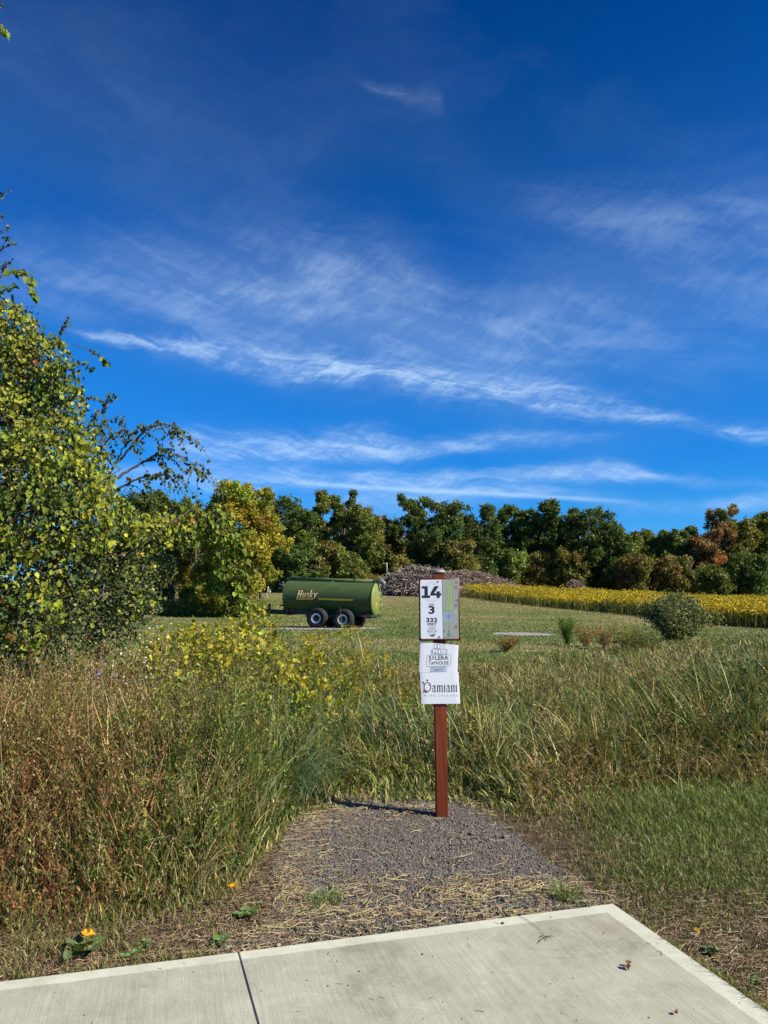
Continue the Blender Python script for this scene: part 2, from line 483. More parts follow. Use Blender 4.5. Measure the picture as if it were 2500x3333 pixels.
def ground_sheet():
    ys = np.concatenate([-np.geomspace(400, 3, 14), np.linspace(-2, 12, 57), np.geomspace(12.4, 160, 150), np.geomspace(170, 3000, 30)])
    xs = np.concatenate([-np.geomspace(3000, 8.5, 90), np.linspace(-8, 8, 65), np.geomspace(8.5, 3000, 90)])
    X, Y = np.meshgrid(xs, ys)
    Z = terrain(X, Y)
    Z = np.where(Y < 15, Z + (fbm(X, Y, .9, 3) - .5) * .035 * np.clip((Y - 2.0) / 4, 0, 1) * np.clip((15 - Y) / 3, 0, 1), Z)
    # keep it flat just where gravel and pavement lie
    flat = (X > -1.6) & (X < 2.6) & (Y < 7)
    Z = np.where(flat, 0, Z)
    Z = np.where(Y < 3.6, 0, Z)
    V = np.stack([X, Y, Z], -1).reshape(-1, 3); ny, nx = X.shape
    i = (np.arange(ny - 1)[:, None] * nx + np.arange(nx - 1)[None]).reshape(-1)
    F = np.stack([i, i + 1, i + 1 + nx, i + nx], 1)
    o = Geo().add(V, F, np.array([.1, .1, .05])).build('ground', M_GROUND, smooth=True)
    tag(o, kind='structure')
ground_sheet()

# gravel path in front of the sign
GRAVEL_PX = [(560, 3140), (850, 3020), (900, 2940), (880, 2860), (915, 2740), (960, 2650), (1080, 2600), (1250, 2585), (1440, 2592), (1560, 2625), (1650, 2690), (1760, 2780), (1880, 2860), (2010, 2945), (1960, 2960), (1200, 3060)]
GRAVEL = [gr(*p) for p in GRAVEL_PX]
M_GRAV, t, b = newmat('gravel_bed')
geo = t.nodes.new('ShaderNodeNewGeometry'); pos = geo.outputs['Position']
vor = t.nodes.new('ShaderNodeTexVoronoi'); vor.inputs['Scale'].default_value = 85; t.links.new(pos, vor.inputs['Vector'])
c1 = rampn(t, tex(t, pos, 60, 6, .7), [(.3, (.058, .044, .032)), (.5, (.145, .114, .084)), (.72, (.25, .20, .15))])
c2 = mixc(t, .45, c1, vor.outputs['Color'], 'SOFT_LIGHT')
hs = t.nodes.new('ShaderNodeHueSaturation'); hs.inputs['Saturation'].default_value = .45; t.links.new(c2, hs.inputs['Color'])
t.links.new(hs.outputs[0], b.inputs['Base Color']); b.inputs['Roughness'].default_value = .9
bp = t.nodes.new('ShaderNodeBump'); bp.inputs['Strength'].default_value = 1; bp.inputs['Distance'].default_value = .012
t.links.new(vor.outputs['Distance'], bp.inputs['Height']); t.links.new(bp.outputs[0], b.inputs['Normal'])
def poly_inside(px, py, poly):
    inside = np.zeros(len(px), bool); n = len(poly)
    for i in range(n):
        x0, y0 = poly[i][0], poly[i][1]; x1, y1 = poly[(i + 1) % n][0], poly[(i + 1) % n][1]
        c = ((y0 > py) != (y1 > py)) & (px < (x1 - x0) * (py - y0) / ((y1 - y0) if y1 != y0 else 1e-9) + x0)
        inside ^= c
    return inside
def smooth_poly(poly, k=6, amp=.05, seed=1):
    r = nrng(seed); out = []
    for i in range(len(poly)):
        a = np.array(poly[i])[:2]; c = np.array(poly[(i + 1) % len(poly)])[:2]
        for j in range(k): out.append(a + (c - a) * j / k + r.normal(0, amp * .35, 2))
    return out
gp = smooth_poly(GRAVEL)
G = Geo(); G.add(np.array([[p[0], p[1], .004] for p in gp]), [np.array([list(range(len(gp)))])], np.array([.1, .1, .1]))
tag(G.build('gravel_path', M_GRAV), kind='structure')

# pavement: two concrete slabs with a joint, smooth trowelled border, broom marks
Ea, Eb, Ec = gr(0, 3190, .03), gr(1995, 2940, .03), gr(2500, 3290, .03)
Ja, Jb = gr(775, 3098, .03), gr(840, 3333, .03)
ed = (Eb - Ea).normalized(); sdv = (Ec - Eb).normalized()
jd = (Jb - Ja).normalized(); 
Far_l = Ea - ed * 3.2
M_CONC, t, b = newmat('concrete')
geo = t.nodes.new('ShaderNodeNewGeometry'); pos = geo.outputs['Position']
def dist_line(p, d):          # signed distance in plan to a line through p along d
    n = Vector((-d.y, d.x, 0)).normalized()
    dp = t.nodes.new('ShaderNodeVectorMath'); dp.operation = 'DOT_PRODUCT'; dp.inputs[1].default_value = n
    t.links.new(pos, dp.inputs[0])
    return mth(t, 'ABSOLUTE', mth(t, 'SUBTRACT', dp.outputs['Value'], n.dot(p)))
wob = mth(t, 'MULTIPLY', mth(t, 'SUBTRACT', tex(t, pos, 9, 4), .5), .014)
dd = mth(t, 'ADD', mth(t, 'MINIMUM', dist_line(Ea, ed), dist_line(Eb, sdv)), wob)
bandm = t.nodes.new('ShaderNodeMapRange'); t.links.new(dd, bandm.inputs[0])
bandm.inputs[1].default_value = .088; bandm.inputs[2].default_value = .094; bandm.inputs[3].default_value = 1; bandm.inputs[4].default_value = 0
ang = math.atan2(sdv.y, sdv.x)
bro = tex(t, mapping(t, pos, (1, 1, 1), (0, 0, -ang)), 1, 1)
rotv = t.nodes.new('ShaderNodeVectorRotate'); rotv.rotation_type = 'Z_AXIS'; rotv.inputs['Angle'].default_value = -ang; t.links.new(pos, rotv.inputs['Vector'])
broom = tex(t, mapping(t, rotv.outputs[0], (5, 260, 1)), 1, 4, .6)
broom2 = tex(t, mapping(t, rotv.outputs[0], (1.5, 60, 1)), 1, 3, .5)
blot = tex(t, pos, 1.7, 6, .6, .8)
blot2 = tex(t, pos, 5.5, 8, .7, .5)
grain = tex(t, pos, 220, 4, .7)
base = rampn(t, mth(t, 'ADD', mth(t, 'MULTIPLY', blot, .5), mth(t, 'MULTIPLY', blot2, .5)), [(.36, (.28, .265, .205)), (.46, (.375, .360, .282)), (.56, (.42, .405, .318)), (.70, (.50, .485, .39))])
bm = mth(t, 'ADD', mth(t, 'MULTIPLY', broom, .7), mth(t, 'MULTIPLY', broom2, .3))
brm = t.nodes.new('ShaderNodeMapRange'); t.links.new(bm, brm.inputs[0]); brm.inputs[1].default_value = .35; brm.inputs[2].default_value = .65; brm.inputs[3].default_value = .80; brm.inputs[4].default_value = 1.12
grm = t.nodes.new('ShaderNodeMapRange'); t.links.new(grain, grm.inputs[0]); grm.inputs[1].default_value = .3; grm.inputs[2].default_value = .7; grm.inputs[3].default_value = .78; grm.inputs[4].default_value = 1.14
vs = t.nodes.new('ShaderNodeVectorMath'); vs.operation = 'SCALE'; t.links.new(base, vs.inputs[0]); t.links.new(mth(t, 'MULTIPLY', brm.outputs[0], grm.outputs[0]), vs.inputs['Scale'])
edgec = rampn(t, blot2, [(.3, (.45, .44, .345)), (.7, (.60, .59, .48))])
vs2 = t.nodes.new('ShaderNodeVectorMath'); vs2.operation = 'SCALE'; t.links.new(edgec, vs2.inputs[0]); t.links.new(grm.outputs[0], vs2.inputs['Scale'])
# faint rubbed scuffs and one rusty stain
scuf = t.nodes.new('ShaderNodeMapRange'); t.links.new(tex(t, mapping(t, pos, (3, 9, 1), (0, 0, .5)), 1, 9, .8, 2.2), scuf.inputs[0]); scuf.inputs[1].default_value = .60; scuf.inputs[2].default_value = .72
scc = mixc(t, mth(t, 'MULTIPLY', scuf.outputs[0], .5), vs.outputs[0], (.66, .65, .58))
stp = gr(1985, 3025, .03)
sub = t.nodes.new('ShaderNodeVectorMath'); sub.operation = 'DISTANCE'; t.links.new(pos, sub.inputs[0]); sub.inputs[1].default_value = stp
sm = t.nodes.new('ShaderNodeMapRange'); t.links.new(mth(t, 'ADD', sub.outputs['Value'], mth(t, 'MULTIPLY', wob, 8)), sm.inputs[0]); sm.inputs[1].default_value = .02; sm.inputs[2].default_value = .10; sm.inputs[3].default_value = .4; sm.inputs[4].default_value = 0
scc = mixc(t, sm.outputs[0], scc, (.22, .15, .10))
t.links.new(mixc(t, bandm.outputs[0], scc, vs2.outputs[0]), b.inputs['Base Color'])
b.inputs['Roughness'].default_value = .85; b.inputs['Specular IOR Level'].default_value = .3
bp = t.nodes.new('ShaderNodeBump'); bp.inputs['Strength'].default_value = .5; bp.inputs['Distance'].default_value = .002
hh = mth(t, 'ADD', mth(t, 'MULTIPLY', bm, mth(t, 'SUBTRACT', 1, bandm.outputs[0])), grain)
t.links.new(hh, bp.inputs['Height']); t.links.new(bp.outputs[0], b.inputs['Normal'])

def slab(corners, name='pavement'):
    bm_ = bmesh.new()
    vs_ = [bm_.verts.new((p.x, p.y, .03)) for p in corners]
    f = bm_.faces.new(vs_)
    r = bmesh.ops.extrude_face_region(bm_, geom=[f])
    for v in [e for e in r['geom'] if isinstance(e, bmesh.types.BMVert)]: v.co.z = -.10
    bmesh.ops.recalc_face_normals(bm_, faces=bm_.faces)
    te = [e for e in bm_.edges if all(abs(v.co.z - .03) < 1e-6 for v in e.verts)]
    bmesh.ops.bevel(bm_, geom=te, offset=.004, segments=2, affect='EDGES')
    me = bpy.data.meshes.new(name); bm_.to_mesh(me); bm_.free(); me.materials.append(M_CONC)
    tag(link(bpy.data.objects.new(name, me)), kind='structure')
g_ = ed * .0022
jend = Ja + jd * 6
slab([Far_l, Ja - g_, jend - g_, Far_l + jd * 6])
slab([Ja + g_, Eb, Eb + sdv * 6, jend + g_])
SLABPOLY = [Far_l, Eb, Eb + sdv * 6, Far_l + jd * 6]

# ------------------------------------------------------------------ where things grow
_fx = [-40, -6, -3.2, -1.95, -1.45, -1.05, -.80, -.69, -.62, -.25, .45, .82, 1.02, 1.8, 3.05, 6, 40]
_fy = [3.75, 3.75, 3.7, 3.72, 3.78, 3.95, 4.3, 5.0, 5.6, 5.95, 6.0, 5.75, 5.6, 5.75, 5.95, 6.2, 7]
def front_y(x): return np.interp(x, _fx, _fy)

def screen_pts(rng, n, y0, y1, half=.66, power=1.0):
    """points whose density falls off with distance, so they look equally dense"""
    y = np.exp(rng.uniform(math.log(y0), math.log(y1), n)); x = y * rng.uniform(-half, half, n)
    return x, y

def zground(x, y):
    z = terrain(x, y)
    return z

def lerp(a, b_, t_): return a + (b_ - a) * t_
# ------------------------------------------------------------------ meadow: tall grass, weeds, lawn, field
def back_y(x, y):
    u = x / y
    return 14.5 + 4.5 * fbm(x, y * .3, 2.6, 4) + 1.2 * fbm(x, y, .8, 9) + np.clip((u - .12) / .25, 0, 1) * 8.0

def height_map(x, y):
    """height of the rough growth"""
    u = x / y
    edge = np.clip((y - front_y(x)) / 1.1, 0.12, 1)
    left = np.clip((-.05 - u) / .12, 0, 1)
    h = lerp(.42, .98, left)
    h = np.where((u > -.05) & (y > 7), h + .12 * np.clip((y - 7) / 4, 0, 1), h)
    rt = np.clip((u - .28) / .15, 0, 1) * np.clip((y - 6.5) / 1.5, 0, 1) * np.clip((13 - y) / 3, 0, 1)
    h = h + rt * .22
    h = h * (.62 + .42 * fbm(x, y, 1.3, 21) + .34 * fbm(x, y, .45, 22))
    cap = np.clip((back_y(x, y) + 1.0 - y) / 5, .35, 1)
    mid = np.clip((u + .34) / .06, 0, 1) * np.clip((-.02 - u) / .05, 0, 1) * np.clip((y - 6.6) / 1.2, 0, 1)
    h = h + mid * .27
    midl = np.clip((y - 10.0) / 2.5, 0, 1)               # lower again beyond the first stand, so the meadow shows
    h = h * cap * (1 - .45 * midl * left)
    h = h * np.where(u > -.02, 1 - .48 * np.clip((y - 9.5) / 4, 0, 1), 1)
    return h * edge

def rough_mask(x, y, rng):
    back = back_y(x, y)
    return (y > front_y(x) + rng.normal(0, .07, len(x))) & (y < back)

C_OLIVE = np.array([.155, .162, .038]); C_GREEN = np.array([.085, .130, .028]); C_STRAW = np.array([.40, .31, .145])
C_BROWN = np.array([.200, .125, .050]); C_BLUEG = np.array([.095, .150, .075]); C_DARK = np.array([.04, .058, .018])
C_RED = np.array([.235, .092, .042]); C_YEL = np.array([.50, .36, .015]); C_LIME = np.array([.24, .27, .04])

def species(x, y, rng, n):
    """patches of colour: which plant dominates where"""
    a = fbm(x, y, 1.1, 31); c = fbm(x, y, 1.9, 41); r = rng.random(n)
    u = x / y
    col = jit(rng, C_OLIVE, n, .2, .08)
    def put(mask, cc, amt=.2):
        col[mask] = jit(rng, cc, int(mask.sum()), amt, .08)
    put(r < .28, C_GREEN)
    put((r > .28) & (r < .28 + .15 + .25 * (c - .5) + .03 * (u > 0)), C_STRAW, .25)
    leftfront = (u < -.16) & (y < 6.3)
    put(leftfront & (rng.random(n) < .20 * np.clip((-.14 - u) / .1, 0, 1)), C_BROWN, .3)
    put(leftfront & (u < -.38) & (y < 4.8) & (rng.random(n) < .22), C_RED, .3)
    put((a > .63) & (u > -.1) & (rng.random(n) < .55), C_STRAW * .85, .25)
    put((a < .36) & (u > -.2) & (rng.random(n) < .5), C_BLUEG, .2)
    put((c < .33) & (u > .15) & (rng.random(n) < .5), C_BROWN * 1.2, .25)
    return col

# --- tall grass
def tall_grass():
    rng = nrng(11); g = Geo()
    n = 19500
    x, y = screen_pts(rng, n, 3.6, 28, .68)
    tb = rng.uniform(0, 1, n); m_ = 18; x = np.repeat(x, m_); y = np.repeat(y, m_); tb = np.repeat(tb, m_); tid = np.repeat(np.arange(n), m_); n = len(x)
    sp_ = .018 + .012 * y; x = x + rng.normal(0, 1, n) * sp_; y = y + rng.normal(0, 1, n) * sp_ * 1.3
    k = rough_mask(x, y, rng); x, y, tb, tid = x[k], y[k], tb[k], tid[k]; n = len(x)
    taz = nrng(12).uniform(0, 6.28, 19500); tcol = nrng(13).normal(0, .38, 19500); tpick = nrng(14).random(19500)
    H = height_map(x, y) * rng.uniform(.45, 1.15, n)
    left = (x / y < -.12) & (y < 9)
    H = np.where(left, H * .72, H) * (.7 + .6 * tb)
    cl = fbm(x, y, .55, 61)
    keep = rng.random(n) < np.where(left, .6, 1.0) * (.55 + .8 * cl)
    x, y, H, cl, tb, tid = x[keep], y[keep], H[keep], cl[keep], tb[keep], tid[keep]; n = len(x)
    col = species(x, y, rng, n)
    same = tpick[tid] < .5
    kk = rng.random(n) < .6; sel_ = same & kk & (x / y > -.12)
    pal = np.array([np.array([.33, .30, .10]), C_GREEN * 1.3, C_OLIVE * 1.25, C_BLUEG, C_DARK * 1.6, C_OLIVE * .8])[(tpick[tid] * 12).astype(int) % 6]
    col[sel_] = pal[sel_] * (1 + rng.normal(0, .15, (int(sel_.sum()), 1)))
    col = np.clip(col * (1 + tcol[tid])[:, None], .005, .7)
    az = taz[tid] + rng.normal(0, 1.0, n)
    flow = np.clip((x / y + .15) / .15, 0, 1)
    az = np.where(rng.random(n) < .45 * flow, fbm(x, y, 1.6, 88) * 11 - 2.5 + rng.normal(0, .5, n), az)
    bend = np.clip(rng.beta(2, 2.0, n) * (.95 + .45 * flow) + .25 * (cl - .5), .05, 1.25)
    P = np.stack([x, y, zground(x, y) - .01], 1)
    Wd = (.0046 + .00110 * y) * rng.uniform(.5, 1.8, n)
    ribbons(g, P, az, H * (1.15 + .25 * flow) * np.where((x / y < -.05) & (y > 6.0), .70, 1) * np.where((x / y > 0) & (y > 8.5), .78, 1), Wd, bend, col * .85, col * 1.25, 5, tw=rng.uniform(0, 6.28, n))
    o = g.build('tall_grass', M_GRASS)
    tag(o, 'rough tall grass in olive, green and straw colours behind the post', 'grass', kind='stuff')
tall_grass()

# --- leafy weeds on stems
def forb_field(name, n, sel, nl, lsize, leafcol, stemcol, seed, label, cat, y0=3.6, y1=25, half=.66, hmul=1.0, up=.9, spread=.13, tipcol=None, tipfrac=.0, tmpl=LEAF_L, minh=.15, hvar=(.75, 1.2), lean=.10, mat=None, branches=0):
    rng = nrng(seed); g = Geo()
    x, y = screen_pts(rng, n, y0, y1, half)
    k = rough_mask(x, y, rng) & sel(x, y, rng); x, y = x[k], y[k]; n = len(x)
    H = np.maximum(height_map(x, y) * rng.uniform(*hvar, n) * hmul, minh)
    P = np.stack([x, y, zground(x, y)], 1)
    ln = rng.normal(0, lean, (n, 2)); bow = rng.normal(0, lean * .8, (n, 2))
    def spine(i, t_):
        p = P[i].copy(); p[:, 2] += H[i] * t_ * .97
        p[:, :2] += (ln[i] * t_[:, None] + bow[i] * (t_ * t_)[:, None]) * H[i][:, None]
        return p
    ids = np.arange(n)
    sc = jit(rng, stemcol, n, .25)
    th = .0016 + .0003 * y
    for a_, b_ in ((0, .35), (.35, .7), (.7, 1.0)):
        segs(g, spine(ids, np.full(n, a_)), spine(ids, np.full(n, b_)), th * (1 - .6 * a_), th * (1 - .6 * b_), sc, 3)
    nls = np.maximum((nl * (H / .8) * (5.0 / y) ** .55).astype(int), 6)
    i = np.repeat(ids, nls); m = len(i)
    t_ = rng.beta(1.6, 1.0, m) * .92 + .07
    p = spine(i, t_)
    a = rng.uniform(0, 2 * np.pi, m)
    outv = np.stack([np.cos(a), np.sin(a), np.zeros(m)], 1)
    rr = spread * H[i] * (1.25 - t_) * rng.random(m) ** .7
    p += outv * rr[:, None]; p[:, 2] += rr * up * .8
    ax = outv + np.array([0, 0, 1.0]) * (up * rng.uniform(.2, 1.6, m))[:, None] + rng.normal(0, .25, (m, 3))
    nr = rng.normal(0, .6, (m, 3)) + np.array([0, 0, 1.0])
    c = jit(rng, leafcol, n, .30, .12)[i] * (1 + rng.normal(0, .30, (m, 1)))
    hi = rng.random(m) < .05; c[hi] = jit(rng, C_STRAW * .6 + C_LIME * .3, int(hi.sum()), .25)
    if tipcol is not None:
        tt = (t_ > 1 - tipfrac) & (rng.random(m) < .85)
        c[tt] = jit(rng, tipcol, int(tt.sum()), .22)
    if name == 'ragweed':      # greener and leafier towards the path
        gsh = np.clip((x / y + .36) / .14, 0, 1)[i][:, None]; c = c * (1 - gsh * np.array([.36, -.04, .2]))
    s = lsize * rng.uniform(.5, 1.35, m) * (.72 + .055 * y[i])
    stamp(g, tmpl, p, ax, nr, s, np.clip(c, .005, 1))
    o = g.build(name, mat or M_LEAF)
    tag(o, label, cat, kind='stuff')

forb_field('ragweed', 8500, lambda x, y, r: (x / y < -.17 + r.normal(0, .03, len(x))) & (y < 8.2), 74, .029, C_OLIVE * 1.0 + C_GREEN * .15, C_BROWN * .9, 101,
           'dense olive ragweed stand at the left with brown seed tops', 'weeds', tipcol=C_BROWN * 1.35, tipfrac=.30, spread=.10, up=1.6, hvar=(.7, 1.12))
forb_field('red_stalks', 3200, lambda x, y, r: (x / y < -.29 + r.normal(0, .05, len(x))) & (y < 5.3), 42, .028, C_BROWN, C_RED * 1.1, 102,
           'reddish brown dead stalks at the lower left beside the pavement', 'weeds', spread=.09, up=1.2, tipcol=C_RED * 1.25, tipfrac=.3, y1=6.5, hvar=(.5, .95), mat=M_DRY)
forb_field('green_weeds', 4200, lambda x, y, r: (x / y > -.34) & (x / y < .04) & ((x / y < -.11) | (y > 7.0)), 66, .044, C_GREEN * 1.15, C_OLIVE, 103,
           'leafy green weeds between the left stand and the post', 'weeds', y0=4.2, tipcol=C_LIME, tipfrac=.12, hvar=(.6, 1.05), spread=.14)
forb_field('meadow_weeds', 10500, lambda x, y, r: (x / y > -.05) & (y > front_y(x) + .35), 62, .043, C_OLIVE * .95, C_BROWN * 1.1, 104,
           'low mixed weeds through the rough grass at the right', 'weeds', y0=5.8, y1=27, tipcol=C_STRAW * .7, tipfrac=.10, hvar=(.6, 1.15), spread=.16)
forb_field('dark_weeds', 1500, lambda x, y, r: (x / y > .33) & (y > 6.6) & (y < 11), 100, .046, C_GREEN * .75, C_DARK, 105,
           'dark leafy weed patch at the right edge behind the lawn', 'weeds', y0=6.2, y1=11, hvar=(.9, 1.25), spread=.2, half=.74)
forb_field('yellow_leaved_weeds', 900, lambda x, y, r: (x / y > -.33) & (x / y < .10) & (y > 6.8) & (y < 10) & (fbm(x, y, .7, 9) > .5), 46, .05, C_LIME * 1.1, C_OLIVE, 106,
           'weeds with pale yellowing leaves in front of the tanker', 'weeds', y0=6.6, y1=10.5, tipcol=C_YEL * .5 + C_LIME * .6, tipfrac=.3, hvar=(.85, 1.15), spread=.15, tmpl=LEAF_O)

# thin seed-head stalks rising above the rest
def seed_stalks():
    rng = nrng(15); g = Geo(); n = 4200
    x, y = screen_pts(rng, n, 3.8, 17, .68)
    k = rough_mask(x, y, rng); x, y = x[k], y[k]; n = len(x)
    H = height_map(x, y) * rng.uniform(1.0, 1.45, n) * np.where((x / y < -.05) & (y > 6), .68, 1) + .05
    az = rng.uniform(0, 6.28, n); bend = rng.uniform(.02, .45, n)
    P = np.stack([x, y, zground(x, y)], 1)
    c = jit(rng, C_STRAW, n, .25)
    dk = rng.random(n) < .35; c[dk] = jit(rng, C_BROWN, int(dk.sum()), .3)
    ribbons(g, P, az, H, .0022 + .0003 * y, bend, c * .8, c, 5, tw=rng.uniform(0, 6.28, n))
    # seed heads along the last part
    ang = bend * 1.9 * .5
    tip = P + np.stack([np.cos(az) * np.sin(ang) * H * .86, np.sin(az) * np.sin(ang) * H * .86, np.cos(ang * .9) * H * .93], 1)
    m = 12; i = np.repeat(np.arange(n), m)
    d = np.stack([np.cos(az) * np.sin(bend * 1.6), np.sin(az) * np.sin(bend * 1.6), np.cos(bend * 1.6)], 1)
    p = tip[i] + d[i] * rng.uniform(-.10, .02, (len(i), 1)) * 1.0 + rng.normal(0, .006, (len(i), 3))
    stamp(g, LEAF_L, p, d[i] + rng.normal(0, .35, (len(i), 3)), rng.normal(0, 1, (len(i), 3)), rng.uniform(.010, .022, len(i)) * (.7 + .05 * y[i]), jit(rng, c[i], len(i), .15))
    tag(g.build('seed_stalks', M_DRY), 'thin pale seed stalks standing above the rough grass', 'grass', kind='stuff')
seed_stalks()

# --- lawn strip to the right, short growth by the pavement
def lawn():
    rng = nrng(21); g = Geo(); n = 230000
    y = np.exp(rng.uniform(math.log(2.5), math.log(7.0), n)); x = y * rng.uniform(-.66, .72, n)
    k = (y < front_y(x) + .5) & ~poly_inside(x, y, [(p.x, p.y) for p in SLABPOLY])
    ing = poly_inside(x, y, [(p[0], p[1]) for p in GRAVEL])
    x, y, ing = x[k], y[k], ing[k]; n = len(x)
    right = x > 0
    grn = fbm(x, y, .7, 81)
    # lush only in the middle of the right strip
    px_ = x / y
    lush = np.clip((px_ - .22) / .12, 0, 1) * np.clip((y - 3.6) / .9, 0, 1)
    lush = np.where(right, lush * (.5 + 1.0 * grn), .12 * (grn > .5))
    dens = np.where(right, .30 + .75 * lush, .12 + .38 * (fbm(x, y, .25, 5) > .5))
    # thinner towards the gravel and the bare soil
    def edge_d(poly):
        d = np.full(n, 9.0)
        for i in range(len(poly)):
            a = np.array(poly[i])[:2]; c = np.array(poly[(i + 1) % len(poly)])[:2]; ab = c - a
            tt = np.clip(((x - a[0]) * ab[0] + (y - a[1]) * ab[1]) / (ab @ ab), 0, 1)
            d = np.minimum(d, np.hypot(x - a[0] - ab[0] * tt, y - a[1] - ab[1] * tt))
        return d
    dg = edge_d(GRAVEL)
    dens = np.where(right & (y > 3.6) & ~ing, np.maximum(dens, .35), dens)
    dens = np.where(ing, .30 * np.clip(1 - dg / .16, 0, 1) ** 1.5, dens * np.clip(.35 + dg / .3, 0, 1))
    corner = right & (y < 3.7)
    dens = np.where(corner, dens * (.35 + .8 * (fbm(x, y, .35, 51) > .52)), dens)
    k = rng.random(n) < dens
    x, y, lush, grn, right = x[k], y[k], lush[k], grn[k], right[k]; n = len(x)
    gcol = jit(rng, np.array([.150, .195, .042]), n, .32); dcol = jit(rng, np.array([.21, .165, .075]), n, .28); bcol = jit(rng, C_OLIVE, n, .2)
    r = rng.random(n)
    pl = np.clip(lush * .8 * (.55 + .9 * (fbm(x, y, .3, 19))) + .04, 0, 1)
    col = np.where((r < pl)[:, None], gcol, np.where((r < pl + (1 - pl) * .38)[:, None], bcol, dcol))
    H = lerp(.018, .034, np.clip(lush, 0, 1)) * rng.uniform(.5, 1.7, n) * (.6 + .9 * fbm(x, y, .12, 77)) + .006
    fr = np.clip(1 - (front_y(x) - y) / .6, 0, 1)
    H = H * (1 + 1.8 * fr)
    P = np.stack([x, y, np.full(n, .0)], 1)
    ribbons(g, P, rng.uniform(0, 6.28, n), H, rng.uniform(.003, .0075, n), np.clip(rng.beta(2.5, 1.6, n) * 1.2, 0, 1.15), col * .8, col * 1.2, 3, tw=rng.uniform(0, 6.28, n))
    # ragged fringe hanging over the rim of the pavement
    m = 5200; rng2 = nrng(22); s0 = rng2.random(m)
    A_, B_, D_ = np.array(Far_l)[:2], np.array(Eb)[:2], np.array(Eb + sdv * 6)[:2]
    onl = rng2.random(m) < .62
    q = np.where(onl[:, None], A_ + (B_ - A_) * s0[:, None], B_ + (D_ - B_) * (s0[:, None] * .5))
    nrm = np.where(onl[:, None], np.array([[-ed.y, ed.x]]), -np.array([[sdv.y, -sdv.x]]))
    k = (fbm(q[:, 0], q[:, 1], .18, 33) > .50) & ~((q[:, 0] > -.75) & (q[:, 0] < 1.0) & onl & (fbm(q[:, 0], q[:, 1], .3, 35) < .62))
    q, nrm = q[k], nrm[k]; m = len(q)
    sgn = np.sign((nrm * (np.array([[-1.5, 6.0]]) - q)).sum(1, keepdims=True)); sgn = np.where(q[:, :1] > B_[0] - .02, np.sign(nrm[:, :1]), sgn)
    q = q + nrm * sgn * np.abs(rng2.normal(.012, .014, (m, 1)))
    c2 = np.where((rng2.random(m) < .5)[:, None], jit(rng2, C_OLIVE, m, .3), np.where((rng2.random(m) < .5)[:, None], jit(rng2, C_STRAW * .8, m, .3), jit(rng2, np.array([.115, .165, .036]), m, .3)))
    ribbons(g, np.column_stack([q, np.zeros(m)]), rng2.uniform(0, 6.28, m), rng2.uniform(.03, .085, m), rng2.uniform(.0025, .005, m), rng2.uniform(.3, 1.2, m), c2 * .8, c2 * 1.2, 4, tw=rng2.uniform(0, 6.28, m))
    tag(g.build('lawn_grass', M_GRASS), 'short green lawn grass between gravel, pavement and the rough', 'grass', kind='stuff')
lawn()

# --- dead thatch and straw lying flat
def litter():
    rng = nrng(23); g = Geo()
    def lay(x, y, Lh, Wd, col, z=.006, curl=.5):
        n = len(x); a = rng.normal(0, .55, n) + np.where(rng.random(n) < .3, 1.57, 0) + .1
        cur = rng.normal(0, curl, n)
        V = []; C = []; m = 4
        px, py = x.copy(), y.copy(); hz = z + rng.random(n) * .012
        pts = []
        for i in range(m):
            pts.append(np.stack([px, py, hz + .008 * np.sin(i * 1.3 + rng.random(n) * 6) * rng.random(n)], 1))
            px = px + np.cos(a) * Lh / (m - 1); py = py + np.sin(a) * Lh / (m - 1); a = a + cur / (m - 1)
        for i in range(m - 1):
            segs(g, pts[i], pts[i + 1], Wd * .5, Wd * .5, col, 3)
    # straw on the gravel: a few drifts
    n = 16000; gx = [p.x for p in GRAVEL]; gy = [p.y for p in GRAVEL]
    x = rng.uniform(min(gx), max(gx), n); y = rng.uniform(min(gy), max(gy), n)
    ins = poly_inside(x, y, [(p[0], p[1]) for p in GRAVEL])
    drift = np.exp(-((y - (4.05 + .06 * x)) / .26) ** 2) + .5 * np.exp(-((y - 5.75) / .16) ** 2) + .05 + .30 * np.clip((-x - .25) / .35, 0, 1)
    patch = (fbm(x, y, .22, 91) > .47)
    k = ins & (rng.random(n) < drift * np.where(patch, .9, .18)); x, y = x[k], y[k]; n = len(x)
    lay(x, y, rng.gamma(2.2, .026, n), rng.uniform(.0022, .0050, n), jit(rng, np.array([.47, .37, .20]), n, .25), z=.012)
    # brown thatch to both sides
    n = 60000
    y = np.exp(rng.uniform(math.log(2.6), math.log(6.3), n)); x = y * rng.uniform(-.62, .66, n)
    ing = poly_inside(x, y, [(p[0], p[1]) for p in GRAVEL])
    k = ~poly_inside(x, y, [(p.x, p.y) for p in SLABPOLY]) & (y < front_y(x) + .35) & (~ing | (x < -.45))
    k &= rng.random(n) < np.where(x > .6, np.clip((4.6 - y) / 1.2, .12, .8), .9)
    x, y = x[k], y[k]; n = len(x)
    col = np.where((rng.random(n) < .45)[:, None], jit(rng, np.array([.48, .37, .23]), n, .25), jit(rng, np.array([.25, .155, .10]), n, .35))
    lay(x, y, rng.gamma(2.2, .018, n), rng.uniform(.0014, .0034, n), col)
    tag(g.build('straw_litter', M_DRY), 'dry straw and brown dead grass scattered on gravel and soil', 'straw', kind='stuff')
litter()

